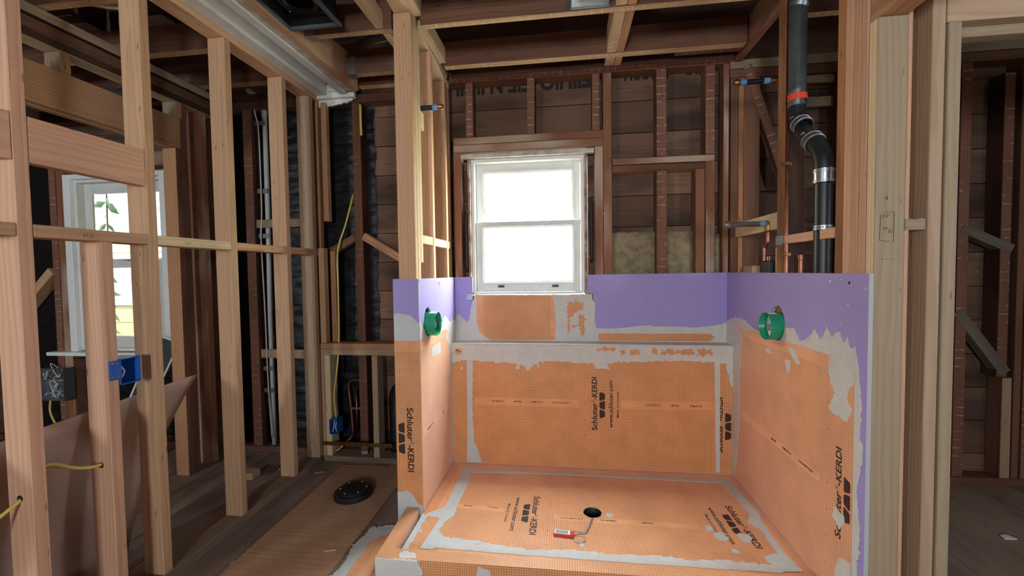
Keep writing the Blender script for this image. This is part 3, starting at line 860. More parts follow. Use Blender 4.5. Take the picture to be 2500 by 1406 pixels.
w2w = window('window_2', 'white double hung bedroom window seen through the stud wall', -3.60, -2.86, 0.715, 1.965, 2.675, 0.05, 'clear', 1.345, 0.045)
for q in ((-3.657, -3.602, 0.70, 2.0), (-2.858, -2.803, 0.70, 2.0)):
    box('casing', w2w, q[0], q[1], YS - 0.018, YS + 0.03, q[2], q[3], 'whitebright')
box('casing_head', w2w, -3.60, -2.86, YS - 0.018, YS + 0.03, 1.966, 2.0, 'whitebright')
box('stool', w2w, -3.83, -2.76, YS - 0.05, YS + 0.03, 0.672, 0.698, 'whitebright')
box('sash_lock', w2w, -3.26, -3.20, 2.668, 2.69, 1.366, 1.378, 'whitewood')

# ---- outside the windows: neighbour wall, ground, twigs
nb = root('neighbouring_house', 'pale sided house wall seen through the window glass', 'house')
zz = -0.4; i = 0
while zz < 3.4:
    h = 0.20
    yel = zz < 1.62
    box('siding_board', nb, -9.5, 5.5, 5.20, 5.225, zz, zz + h - 0.004, 'yellowwall' if yel else 'bluewall', ch=0.004)
    zz += h; i += 1
pc = root('light_blocker', 'unseen light blocker added outside the bedroom window', 'light blocker', 'structure')  # unseen roof and screens, added to shade the view through the bedroom window
box('blocker_roof', pc, -9.5, -1.7, 2.80, 5.19, 2.86, 2.92, 'weathered')
box('blocker_screen', pc, -9.5, -9.46, 2.80, 5.19, -0.42, 2.78, 'weathered')
box('blocker_screen', pc, -9.5, -4.51, 2.80, 2.84, -0.42, 2.62, 'weathered')
box('blocker_screen', pc, -1.74, -1.70, 2.80, 5.19, -0.42, 2.858, 'weathered')
box('siding_back', nb, -9.5, 5.5, 5.226, 5.30, -0.4, 3.5, 'bluewall')
box('white_panel', nb, -0.95, -0.07, 5.15, 5.198, 0.60, 1.62, 'bluewall')
box('white_panel', nb, -6.9, -5.6, 5.15, 5.198, 0.85, 1.50, 'bluewall')
gd = tag(box('ground_outside', None, -12, 8, 2.9, 9, -0.55, -0.42, 'ground'), 'bare ground outside between the two houses', 'ground', 'structure')
def twig(x, y, z, n, label, seed, h, droop=0.0):
    rnd = random.Random(seed)
    r = root('garden_shrub', label, 'shrub')
    base = Vector((x, y, z))
    top = base + Vector((0.08, 0.02, h))
    tube('stem', [base, base + (top - base) * 0.5 + Vector((0.03, 0, 0)), top], 0.006, 'bark', r, n=6)
    for k in range(n):
        t = rnd.uniform(0.45, 1.0); p = base + (top - base) * t
        a = rnd.uniform(0, 6.28); d = Vector((math.cos(a), 0.4 * math.sin(a), rnd.uniform(-0.5, 0.5) - droop)).normalized()
        L = rnd.uniform(0.09, 0.16); wd = d.cross(Vector((0, 1, 0.2))).normalized() * L * 0.22
        V = [p, p + d * L * 0.45 + wd, p + d * L, p + d * L * 0.45 - wd, p + d * L * 0.5 + Vector((0, -0.01, 0))]
        meshobj('leaf', V, [(0, 1, 4), (1, 2, 4), (2, 3, 4), (3, 0, 4)], 'leaf', r)
twig(-3.95, 3.5, -0.42, 16, 'small leafy shrub outside the bedroom window low down', 3, 1.35)
twig(-4.35, 3.4, -0.42, 26, 'drooping leafy branch outside the bedroom window high up', 4, 2.5, 0.7)
twig(-3.45, 3.3, -0.42, 8, 'thin bare-stemmed shrub outside the right of the bedroom window', 9, 1.4)

# ================================================================== SHOWER
XL, XR, YL, YP, PZ = -0.718, 0.952, 2.527, 2.634, 0.05
B_, MB, MO, PA, TX = 0.0, 0.0008, 0.0020, 0.0028, 0.0013    # layer heights
def stamp(parent, org, right, up, www=True, scale=1.0, only=None):
    """printed block of the membrane: right = reading direction, up = towards the tops of the letters"""
    org, right, up = Vector(org), Vector(right), Vector(up)
    nrm = right.cross(up)
    def T(s, a, b, L, h, bold): text('lettering', parent, s, 'ink', org + right * a + up * b + nrm * 0.00025, right, up, length=L, height=h, bold=bold)
    T('Schluter', 0.0, 0.0, 0.168, 0.032, 0.026); T('\u00ae', 0.171, 0.016, 0.014, 0.015, 0.0); T('-KERDI', 0.189, 0.0, 0.136, 0.031, 0.026)
    # three rounded trapezoids below the name
    for k in range(3):
        a0 = 0.078 + k * 0.053; fl = (k % 2 == 0)
        w0, w1 = (0.056, 0.036) if not fl else (0.036, 0.056)
        pts = []
        c = a0 + 0.024
        for (x, y) in ((c - w0 / 2, -0.047), (c + w0 / 2, -0.047), (c + w1 / 2, -0.014), (c - w1 / 2, -0.014)):
            pts.append((x, y))
        q = []
        for i in range(4):
            p = Vector(pts[i]); a = Vector(pts[i - 1]); b = Vector(pts[(i + 1) % 4])
            q.append(p + (a - p).normalized() * 0.006); q.append(p + ((a - p).normalized() + (b - p).normalized()) * 0.0022); q.append(p + (b - p).normalized() * 0.006)
        meshobj('logo_mark', [org + right * v.x + up * v.y + nrm * 0.00025 for v in q], [tuple(range(12))], 'ink', parent)
    if www:
        T('www.schluter.com', 0.020, -0.092, 0.285, 0.024, 0.02); T('Made in Canada', 0.083, -0.128, 0.157, 0.0135, 0.016)
def label_text(parent, org, right, up, items):
    org, right, up = Vector(org), Vector(right), Vector(up); nrm = right.cross(up)
    for s, a, L in items:
        text('lettering', parent, s, 'ink', org + right * a + nrm * 0.00025, right, up, length=L, height=0.0105, bold=0.02)
CODE = [('c UPC\u00ae ANSI A118.10', 0.03, 0.108), ('ICC-ES PMG\u00ae', 0.195, 0.070), ('ESR-2467', 0.325, 0.046), ('TV1 20 22G 15:01', 0.43, 0.08)]

# --- back wall
sb = root('shower_back_wall', 'back shower wall with orange membrane, mortar ledge and purple board', 'shower wall')
board = [(-0.716, 0.80), (0.968, 0.80), (0.968, 1.226), (0.131, 1.222), (0.131, 1.108), (0.165, 1.105), (0.165, 1.068), (-0.640, 1.066), (-0.640, 1.112), (-0.600, 1.114), (-0.600, 1.217), (-0.716, 1.217)]
panel('drywall_panel', sb, 'y-', YP + 0.014, board, 0.0, 0.0139, 'purple', 'gypsum')
mbk = [(-0.716, 0.805), (0.952, 0.805), (0.952, 0.925, .6), (0.905, 0.912, .6), (0.78, 0.896, .8), (0.60, 0.901, .8), (0.45, 0.905, .8), (0.30, 0.888, .6), (0.184, 0.888, .8), (0.172, 0.93, .8), (0.180, 1.045, .8), (0.163, 1.064), (-0.600, 1.064, 0), (-0.612, 1.02, .5), (-0.625, 0.94, .5), (-0.640, 0.925, .7), (-0.672, 0.952, .8), (-0.692, 0.98, .8), (-0.716, 0.955)]
panel('mortar_smear', sb, 'y-', YP, rag(mbk, 0.004, 0.010, 2), 0, MO, 'mortar')
panel('mortar_smear', sb, 'y-', YP, rag([(-0.598, 1.063), (0.160, 1.063), (0.160, 1.103, .5), (0.0, 1.1, .5), (-0.55, 1.102, .4), (-0.585, 1.108)], 0.003, 0.01, 5), 0, MO, 'mortar')
ms = panel('membrane_sheet', sb, 'y-', YP, [(-0.573, 1.096), (-0.573, 0.925), (-0.553, 0.860), (-0.527, 0.835), (-0.49, 0.812), (-0.10, 0.812), (-0.10, 1.094)], MO, PA, 'memb')
panel('membrane_band', sb, 'y-', YP, rag([(-0.574, 1.0965), (-0.574, 0.925), (-0.556, 0.858), (-0.532, 0.842), (-0.532, 1.0965)], 0.002, 0.02, 3), MO + .0002, PA + .0004, 'membplain')
panel('membrane_band', sb, 'y-', YP, rag([(-0.103, 1.094), (-0.103, 0.814), (-0.072, 0.816, .9), (-0.068, 0.90, .9), (-0.078, 1.03, .9), (-0.085, 1.09)], 0.004, 0.012, 8), MO + .0002, PA + .0004, 'membplain')
text('lettering', ms, '447', 'ink', (-0.088, YP - PA - 0.001, 0.818), (0, 0, 1), (-1, 0, 0), length=0.02, height=0.008)
for pts, sd in (([(0.003, 1.06, 1), (0.06, 1.045, 1), (0.10, 1.05, 1), (0.098, 1.01, 1), (0.055, 0.985, 1), (0.04, 0.955, 1), (0.006, 0.95, .5)], 11),
                ([(0.06, 0.962, 1), (0.112, 0.975, .4), (0.114, 0.89, .6), (0.11, 0.85, 1), (0.085, 0.85, 1), (0.083, 0.90, 1)], 12),
                ([(0.006, 0.945, 1), (0.02, 0.93, 1), (0.022, 0.88, 1), (0.012, 0.85, 1), (0.006, 0.86)], 13),
                ([(0.035, 0.91, 1), (0.075, 0.915, 1), (0.07, 0.895, 1), (0.04, 0.893, 1)], 14)):
    panel('membrane_patch', sb, 'y-', YP, rag(pts, 0.012, 0.006, sd), MO, PA, 'memb')
panel('membrane_strip', sb, 'y-', YP, rag([(0.196, 0.856, .3), (0.86, 0.858, .3), (0.885, 0.835, 1), (0.86, 0.812, .4), (0.196, 0.809, .8)], 0.003, 0.01, 15), MO, PA, 'memb')
# ledge block
box('ledge', sb, -0.718, 0.952, YL + 0.0005, YP, 0.0, 0.798, 'mortar', ch=0.005)
panel('ledge_top', sb, 'z+', 0.798, rag([(-0.717, 2.524, .2), (0.951, 2.524), (0.951, 2.634), (-0.717, 2.634)], 0.003, 0.03, 4), 0.0, 0.008, 'mortar')
bs = panel('membrane_sheet', sb, 'y-', YL, rect(-0.717, 0.052, 0.951, 0.72), B_, MB, 'memb')
low = [(-0.717, 0.797), (-0.717, 0.683, 1), (-0.567, 0.700, 1), (-0.335, 0.683, 1), (-0.265, 0.672, 1), (-0.238, 0.640, 1), (-0.205, 0.672, 1), (-0.134, 0.702, 1), (0.10, 0.694, 1), (0.161, 0.694, 1), (0.175, 0.660, .8), (0.255, 0.655, .8), (0.235, 0.692, 1), (0.40, 0.705, 1), (0.517, 0.712, 1), (0.70, 0.715, 1), (0.851, 0.706, 1), (0.951, 0.70, 0), (0.951, 0.797)]
panel('mortar_smear', sb, 'y-', YL, rag(low, 0.007, 0.010, 21), 0, MO, 'mortar')
panel('mortar_strip', sb, 'y-', YL, rag([(-0.621, 0.70), (-0.625, 0.18, .2), (-0.630, 0.054), (-0.535, 0.054, 1), (-0.555, 0.13, 1), (-0.585, 0.20, .8), (-0.588, 0.40, .6), (-0.582, 0.70)], 0.004, 0.012, 22), MO, MO + .0006, 'mortargrey')
panel('mortar_strip', sb, 'y-', YL, rag([(0.846, 0.71, .8), (0.852, 0.50, .8), (0.856, 0.06), (0.880, 0.06, .2), (0.878, 0.71)], 0.003, 0.012, 23), MO, MO + .0006, 'mortar')
panel('mortar_strip', sb, 'y-', YL, rag([(0.905, 0.72, 1), (0.93, 0.60, 1), (0.951, 0.55), (0.951, 0.72)], 0.004, 0.012, 24), MO, MO + .0006, 'mortar')
for a0, b0, a1, b1, sd in ((0.176, 0.768, 0.29, 0.789, 31), (0.318, 0.748, 0.352, 0.777, 32), (0.373, 0.746, 0.435, 0.778, 33), (0.495, 0.744, 0.528, 0.786, 34), (0.545, 0.746, 0.63, 0.785, 35), (0.64, 0.750, 0.735, 0.782, 36), (0.745, 0.745, 0.836, 0.784, 37), (-0.70, 0.735, -0.655, 0.775, 38)):
    panel('membrane_patch', sb, 'y-', YL, rag([(a0, b0, 1), (a1, b0 + .004, 1), (a1 - .006, b1, 1), (a0 + .004, b1 - .003, 1)], 0.012, 0.005, sd), MO, PA, 'memb')
for x, z, r, sd in ((-0.30, 0.66, 0.012, 41), (-0.175, 0.675, 0.010, 42), (-0.655, 0.65, 0.009, 43)):
    panel('mortar_splash', sb, 'y-', YL, rag([(x + r * math.cos(a), z + r * 1.3 * math.sin(a), 1) for a in [k * 1.047 for k in range(6)]], 0.002, 0.006, sd), 0, MO, 'mortar')
for pts, org in (([(-0.577, 0.424), (0.074, 0.422), (0.074, 0.466), (-0.576, 0.471)], 0.045), ([(0.323, 0.419), (0.851, 0.428), (0.850, 0.476), (0.323, 0.469)], 0.975)):
    lb = panel('membrane_band', sb, 'y-', YL, pts, MB, MB + .0003, 'membplain')
    label_text(lb, (org, YL - MB - .0007, 0.452), (-1, 0, 0), (0, 0, -1), [it for it in CODE if org - it[1] < pts[1][0] and org - it[1] - it[2] > pts[0][0]])
stamp(bs, (0.178, YL - MB, 0.283), (0, 0, 1), (-1, 0, 0))
stamp(bs, (0.894, YL - MB, 0.177), (0, 0, 1), (-1, 0, 0), www=False)
for i, z in enumerate((0.546, 0.445, 0.345, 0.252, 0.155)):
    text('lettering', bs, str(11 - i), 'ink', (0.099, YL - MB - .0002, z - 0.004), (1, 0, 0), (0, 0, 1), length=0.007, height=0.008)
stb = panel('mortar_patch', sb, 'y-', YP, rect(-0.640, 1.068, -0.602, 1.110), -0.01, -0.004, 'mortargrey')

# --- left wall: inner face, end face
sl = root('shower_left_wall', 'left shower wall and its end, purple board above orange membrane', 'shower wall')
def keyhole(outer, c, ra, rb, n=22, seed=1, cut=0):
    """outline with a ragged round hole joined to it by a slit at outer[cut]"""
    rnd = random.Random(seed)
    hole = [(c[0] + ra * math.cos(-2 * math.pi * i / n) * rnd.uniform(.95, 1.06), c[1] + rb * math.sin(-2 * math.pi * i / n) * rnd.uniform(.95, 1.06)) for i in range(n)]
    st = min(range(n), key=lambda i: (hole[i][0] - outer[cut][0]) ** 2 + (hole[i][1] - outer[cut][1]) ** 2)
    hole = hole[st:] + hole[:st]
    return outer[:cut + 1] + hole + [hole[0]] + outer[cut:]
HL, HR = (2.10, 0.990), (2.030, 0.996)
def arc(c, ra, rb, a0, a1, n=12):
    return [(c[0] + ra * math.cos(math.radians(a0 + (a1 - a0) * i / n)), c[1] + rb * math.sin(math.radians(a0 + (a1 - a0) * i / n))) for i in range(n + 1)]
lo = [(1.966, 0.0), (2.648, 0.0), (2.648, 1.217), (1.966, 1.218)]
panel('drywall_panel', sl, 'x+', XL - 0.0135, keyhole(lo, HL, 0.066, 0.075, seed=3, cut=0), 0.0, 0.0134, 'purple', 'gypsum')
mL = [(1.966, 0.055), (2.527, 0.055), (2.527, 0.80), (2.634, 0.81), (2.634, 0.93, 1), (2.56, 0.955, 1.2), (2.49, 0.945, 1.4), (2.42, 0.985, 1.4), (2.385, 0.99, 1.4), (2.33, 0.955, 1), (2.26, 0.948, .5), (2.19, 0.955)] + arc(HL, 0.068, 0.077, -20, -160) + [(2.02, 0.962, .8), (1.985, 0.995, 1), (1.966, 1.025)]
panel('mortar_smear', sl, 'x+', XL, rag(mL, 0.006, 0.010, 51), 0, MO, 'mortar')
lsheet = panel('membrane_sheet', sl, 'x+', XL, rag([(1.966, 0.056), (2.50, 0.056, .6), (2.505, 0.45, .8), (2.47, 0.80, .8), (2.40, 0.868), (1.966, 0.862)], 0.004, 0.015, 52), MO, PA, 'memb')
panel('membrane_band', sl, 'x+', XL, rag([(1.966, 0.862), (2.40, 0.868, .8), (2.45, 0.895, 1), (2.40, 0.912), (2.15, 0.914, 0), (2.13, 0.906), (2.07, 0.906), (2.05, 0.916), (1.966, 0.918)], 0.004, 0.012, 53), MO, PA + .0003, 'membplain')
panel('mortar_splash', sl, 'x+', XL, rag([(2.13, 0.80, .6), (2.30, 0.79, .6), (2.29, 0.855, .6), (2.14, 0.845, .6)], 0.005, 0.012, 54), PA, PA + .0008, 'mortar')
panel('mortar_strip', sl, 'x+', XL, rag([(2.47, 0.06, .7), (2.50, 0.40, .9), (2.46, 0.80, .9), (2.526, 0.80), (2.526, 0.06)], 0.005, 0.012, 55), PA, PA + .0008, 'mortargrey')
lb = panel('membrane_band', sl, 'x+', XL, [(1.99, 0.424), (2.44, 0.424), (2.44, 0.456), (1.99, 0.456)], PA, PA + .0003, 'membplain')
label_text(lb, (XL + PA + .0008, 2.01, 0.436), (0, 1, 0), (0, 0, 1), [CODE[0], ('ESR-2467', 0.29, 0.046)])
# end face
YE = 1.965
panel('drywall_panel', sl, 'y-', YE + 0.0135, rect(-0.849, 0.0, XL, 1.218), 0, 0.0134, 'purple', 'gypsum')
panel('drywall_panel', sl, 'x-', -0.8255, rect(1.979, 0.0, 2.554, 1.218), 0, 0.0134, 'purple', 'gypsum')
panel('mortar_smear', sl, 'y-', YE, rag([(-0.848, 0.0), (-0.7185, 0.0), (-0.7185, 1.00, 1), (-0.76, 1.035, 1), (-0.80, 1.046, 1), (-0.848, 1.046)], 0.004, 0.01, 61), 0, MO, 'mortargrey')
es = panel('membrane_sheet', sl, 'y-', YE, rect(-0.848, 0.075, -0.7165, 0.858), MO, PA, 'memb')
panel('membrane_band', sl, 'y-', YE, rect(-0.848, 0.858, -0.7165, 0.913), MO, PA + .0003, 'membplain')
stamp(es, (-0.790, YE - PA, 0.579), (0, 0, -1), (1, 0, 0), www=False)
panel('mortar_patch', sl, 'y-', YE, rag([(-0.849, 0.0), (-0.7175, 0.0), (-0.7175, 0.085, .8), (-0.745, 0.095, .8), (-0.772, 0.14, 1), (-0.80, 0.160, 1), (-0.849, 0.150)], 0.004, 0.01, 62), PA, PA + .001, 'mortargrey')

# --- right wall
sr_ = root('shower_right_wall', 'right shower wall, purple board above orange membrane', 'shower wall')
ro = [(1.456, 0.0), (2.648, 0.0), (2.648, 1.226), (1.456, 1.225)]
panel('drywall_panel', sr_, 'x-', XR + 0.0135, keyhole(ro, HR, 0.064, 0.078, seed=5, cut=0), 0, 0.0134, 'purple', 'gypsum')
mR = [(2.634, 0.81), (2.634, 0.935, 1), (2.56, 0.962, 1.2), (2.478, 0.972, 1), (2.370, 0.970, .8), (2.30, 0.945, .6), (2.20, 0.933, .4), (2.105, 0.935)] + arc(HR, 0.066, 0.080, -40, -175) + [(1.955, 0.984, .6), (1.892, 0.994, .8), (1.862, 0.965, .8), (1.838, 0.945, .8), (1.80, 0.96, .8), (1.740, 1.008, .8), (1.708, 0.972, .8), (1.69, 0.985, .8), (1.664, 1.032, .8), (1.640, 0.995, .8), (1.594, 1.020, .8), (1.572, 0.985, .8), (1.551, 1.009, .8), (1.534, 0.970, .8), (1.514, 0.983, .8), (1.500, 0.93, .8), (1.488, 0.86, .8), (1.476, 0.782, 1), (1.483, 0.698, 1), (1.470, 0.622, 1), (1.496, 0.499, 1), (1.475, 0.387, 1), (1.485, 0.226, 1), (1.48, 0.06), (2.527, 0.055), (2.527, 0.80)]
panel('mortar_smear', sr_, 'x-', XR, rag(mR, 0.006, 0.009, 71), 0, MO, 'mortar')
rs = panel('membrane_sheet', sr_, 'x-', XR, [(1.511, 0.056), (2.527, 0.056), (2.50, 0.55), (2.44, 0.70), (2.40, 0.877), (1.652, 0.876), (1.512, 0.876)], MO, PA, 'memb')
panel('membrane_band', sr_, 'x-', XR, rag([(2.41, 0.876), (2.49, 0.926, .6), (2.07, 0.926), (2.06, 0.910), (2.00, 0.910), (1.99, 0.927), (1.644, 0.928), (1.650, 0.876)], 0.003, 0.012, 72), MO, PA + .0003, 'membplain')
for pts, sd in (([(1.513, 0.926), (1.644, 0.927, .6), (1.651, 0.868, .8), (1.635, 0.827, .8), (1.607, 0.798, 1), (1.645, 0.740, 1), (1.62, 0.722, 1), (1.544, 0.717, 1), (1.52, 0.76, 1), (1.545, 0.80, .8), (1.530, 0.84, .8), (1.513, 0.85)], 73),
                ([(1.618, 0.352, 1), (1.60, 0.39, 1), (1.552, 0.385, 1), (1.548, 0.355, 1), (1.575, 0.322, 1)], 74),
                ([(1.513, 0.06), (1.60, 0.06, 1), (1.598, 0.15, 1), (1.575, 0.215, 1), (1.513, 0.245)], 75),
                ([(1.93, 0.905, .6), (1.88, 0.91, .6), (1.858, 0.88, .8), (1.836, 0.85, .8), (1.862, 0.845, 1), (1.885, 0.86, 1)], 76),
                ([(1.955, 0.845, 1), (1.905, 0.85, 1), (1.912, 0.80, 1), (1.935, 0.79, 1)], 77),
                ([(2.14, 0.855, 1), (2.10, 0.868, 1), (2.075, 0.85, 1), (2.11, 0.84, 1)], 78),
                ([(2.30, 0.926, .5), (2.39, 0.93, .5), (2.36, 0.905, .8)], 79),
                ([(2.526, 0.80), (2.43, 0.895, 1), (2.41, 0.86, 1), (2.425, 0.70, 1), (2.435, 0.40, 1), (2.47, 0.15, 1), (2.50, 0.06), (2.526, 0.06)], 80)):
    panel('mortar_splash', sr_, 'x-', XR, rag(pts, 0.004, 0.009, sd), PA, PA + .0012, 'mortar')
lb = panel('membrane_band', sr_, 'x-', XR, [(1.69, 0.428), (2.41, 0.436), (2.41, 0.468), (1.69, 0.460)], PA, PA + .0003, 'membplain')
label_text(lb, (XR - PA - .0008, 1.70, 0.455), (0, 1, 0), (0, 0, -1), CODE[:3])
stamp(rs, (XR - PA, 1.568, 0.287), (0, 0, 1), (0, 1, 0), www=False)
for i, z in enumerate((0.85, 0.75, 0.65, 0.55, 0.45, 0.35, 0.25, 0.15)):
    text('lettering', rs, str(18 - i), 'ink', (XR - PA - .0002, 1.652, z), (0, -1, 0), (0, 0, 1), length=0.008, height=0.008)
for y, z in ((1.652, 1.197), (1.588, 1.205), (1.469, 1.177), (1.591, 1.047), (1.475, 0.89), (1.552, 1.120)):
    lathe('drywall_screw', [(0, 0.0015), (0.0022, 0.0012), (0.0024, 0.0003), (0.0042, 0.0008), (0.0045, 0)], (XR, y, z), (-1, 0, 0), 'steel', sr_, 10)
lathe('screw_hole', [(0, 0.0004), (0.005, 0.0004), (0.005, 0)], (XR, 1.549, 1.193), (-1, 0, 0), 'gap', sr_, 10)
for y, z in ((1.972, 1.205), (2.30, 1.19), (2.30, 1.182), (2.55, 1.205)):
    lathe('drywall_screw', [(0, 0.0012), (0.0035, 0.001), (0.004, 0)], (XL, y, z), (1, 0, 0), 'rubber', sl, 10)

# --- pan
sp = root('shower_pan', 'orange membrane shower floor with mortar seams and low front curb', 'shower pan')
DC = (0.119, 2.055); DR = 0.045
panel('pan_base', sp, 'z+', 0.0, keyhole([(XL, 1.66), (XR, 1.66), (XR, 2.527), (XL, 2.527)], DC, DR, DR, 26, 2, 0), 0.0, PZ - 0.001, 'mortargrey')
pm = panel('membrane_sheet', sp, 'z+', PZ - 0.001, keyhole([(XL, 1.672), (XR, 1.672), (XR, 2.526), (XL, 2.526)], DC, DR, DR, 26, 2, 0), B_, MB, 'memb')
P0 = PZ - 0.001
panel('membrane_band', sp, 'z+', P0, [(-0.66, 1.98), (-0.625, 2.00), (-0.622, 2.46), (0.90, 2.452), (0.90, 2.505), (-0.66, 2.505)], MB, MB + .0003, 'membplain')
panel('membrane_band', sp, 'z+', P0, [(0.880, 1.76), (0.915, 1.70), (0.915, 2.45), (0.885, 2.45)], MB, MB + .0003, 'membplain')
panel('membrane_band', sp, 'z+', P0, [(-0.56, 1.675), (0.90, 1.675), (0.90, 1.715), (-0.56, 1.712)], MB, MB + .0003, 'membplain')
for pts, m, sd in (([(-0.632, 2.47, .4), (-0.625, 2.02, .5), (-0.69, 1.965, .6), (-0.70, 1.94, .6), (-0.62, 1.925, .3), (-0.640, 1.70), (-0.585, 1.70, .4), (-0.578, 1.72, 1), (-0.45, 1.745, 1.2), (-0.335, 1.758, 1), (-0.40, 1.78, 1), (-0.56, 1.79, 1), (-0.595, 1.83, 1), (-0.585, 1.90, 1), (-0.555, 1.96, 1), (-0.567, 2.03, .8), (-0.560, 2.25, .8), (-0.575, 2.40, .8), (-0.575, 2.455)], 'mortargrey', 81),
                   ([(-0.60, 1.712, .3), (-0.325, 1.706, .3), (0.187, 1.706, .3), (0.83, 1.712), (0.905, 1.77, 1), (0.84, 1.752, 1), (0.62, 1.765, 1.2), (0.518, 1.748, 1), (0.36, 1.765, 1), (0.191, 1.752, 1), (0.0, 1.762, 1), (-0.153, 1.742, 1), (-0.30, 1.762, 1), (-0.45, 1.75, .8), (-0.59, 1.745)], 'mortar', 82),
                   ([(-0.59, 2.40, 1), (-0.30, 2.42, 1), (0.032, 2.428, 1), (0.40, 2.425, 1), (0.86, 2.42), (0.885, 2.462, .4), (0.033, 2.458, .4), (-0.59, 2.447)], 'mortargrey', 83),
                   ([(0.845, 2.45), (0.855, 2.39, 1), (0.870, 2.25, 1), (0.876, 2.12, 1), (0.84, 2.05, 1), (0.872, 1.99, 1), (0.872, 1.84, 1), (0.80, 1.80, 1), (0.83, 1.72), (0.915, 1.73, .6), (0.90, 1.84, .6), (0.905, 2.05, .8), (0.925, 2.14, 1), (0.905, 2.39, .6), (0.91, 2.47)], 'mortargrey', 84),
                   ([(-0.717, 1.68), (-0.69, 1.68, .8), (-0.685, 1.93, .8), (-0.717, 1.96)], 'mortargrey', 85)):
    panel('mortar_strip', sp, 'z+', P0, rag(pts, 0.006, 0.012, sd), MB, MO + (sd - 80) * 0.0002, m)
for x, y, r, sd in ((0.677, 1.925, 0.03, 91), (0.645, 1.985, 0.02, 92), (0.20, 2.04, 0.018, 93), (0.70, 1.83, 0.014, 94), (0.06, 1.80, 0.012, 95), (-0.68, 1.82, 0.008, 96), (0.78, 1.93, 0.03, 97)):
    panel('mortar_splash', sp, 'z+', P0, rag([(x + r * math.cos(a), y + r * 1.2 * math.sin(a), 1) for a in [k * 1.047 for k in range(6)]], r * 0.2, r * 0.4, sd), MB, MO - .0004, 'mortargrey')
for a0, a1, items in ((-0.60, -0.319, [('ESR-2467', 0.07, 0.046), ('TV1 20 22G', 0.19, 0.06)]), (-0.07, 0.60, [('c UPC\u00ae ANSI A118.10', 0.03, 0.11), ('ICC-ES PMG\u00ae', 0.225, 0.075), ('ESR-2467', 0.42, 0.05)])):
    lb = panel('membrane_band', sp, 'z+', P0, [(a0, 2.028), (DC[0] - 0.05 if a1 > 0 else a1, 2.012), (DC[0] - 0.05 if a1 > 0 else a1, 2.050), (a0, 2.066)] if a1 < 0 else [(a0, 1.976), (a1, 1.966), (a1, 2.004), (0.18, 2.008), (0.10, 1.998), (a0, 2.018)], MB, MB + .0003, 'membplain')
    label_text(lb, (a0, (2.045 if a1 < 0 else 1.988), P0 + MB + .0007), (1, -0.02 if a1 < 0 else 0, 0), (0, 1, 0), items)
stamp(pm, (-0.178, 2.172, P0 + MB), (0.0, -1, 0), (1, 0.0, 0))
stamp(pm, (0.785, 2.184, P0 + MB), (0.035, -0.9994, 0), (0.9994, 0.035, 0))
for i, y in enumerate((2.38, 2.28, 2.18, 2.08, 1.98, 1.88, 1.78)):
    text('lettering', pm, str(3 + i), 'ink', (-0.098, y, P0 + MB + .0002), (1, 0, 0), (0, 1, 0), length=0.006, height=0.008)
# drain hole: cut ring and pipe below
lathe('drain_throat', [(DR, -0.0005), (DR * 0.96, -0.004), (DR * 0.94, -0.10), (0.0, -0.105)], (DC[0], DC[1], PZ), (0, 0, 1), 'abs', sp, 26)
lathe('drain_screw', [(0, 0.004), (0.006, 0.004), (0.007, 0)], (DC[0] + 0.02, DC[1] - 0.02, PZ - 0.07), (0, 0, 1), 'steel', sp, 10)
# curb: front run and the short left return
CZ = 0.078
panel('curb', sp, 'z+', 0.0, [(-0.787, 1.588), (0.965, 1.612), (0.965, 1.662), (-0.735, 1.648), (-0.738, 1.951), (-0.800, 1.951)], 0.0, CZ, 'mortargrey')
cs = panel('membrane_sheet', sp, 'z+', CZ, [(-0.789, 1.586), (0.964, 1.610), (0.964, 1.663), (-0.733, 1.649), (-0.736, 1.950), (-0.801, 1.950)], 0, MB, 'memb')
def cfy(x): return 1.588 + (x + 0.787) * 0.0137 - 0.0012
meshobj('membrane_sheet', [(-0.60, cfy(-0.60), 0.0), (0.964, cfy(0.964), 0.0), (0.964, cfy(0.964), CZ), (-0.60, cfy(-0.60), CZ)], [(0, 1, 2, 3)], 'memb', sp, gc=[(-0.60, 0, 0), (0.964, 0, 0), (0.964, CZ, 0), (-0.60, CZ, 0)])
panel('membrane_sheet', sp, 'x+', -0.735, rect(1.650, 0.03, 1.950, CZ), 0, MB, 'membplain')
panel('mortar_patch', sp, 'y-', 1.583, rag([(-0.789, 0.0), (-0.60, 0.0, 1), (-0.585, 0.03, 1), (-0.60, 0.06, 1), (-0.61, CZ, .3), (-0.789, CZ)], 0.006, 0.01, 101), -0.01, MO, 'mortar')
panel('mortar_patch', sp, 'z+', CZ, rag([(-0.69, 1.592, .5), (-0.62, 1.596, 1), (-0.63, 1.625, 1), (-0.68, 1.640, .8), (-0.70, 1.62, .8)], 0.004, 0.01, 102), MB, MO, 'mortar')
panel('mortar_patch', sp, 'y-', 1.5932, rag([(-0.37, 0.012, 1), (-0.30, 0.02, 1), (-0.31, 0.055, .6), (-0.36, 0.07, .6)], 0.004, 0.01, 103), 0.0, 0.0025, 'mortar')
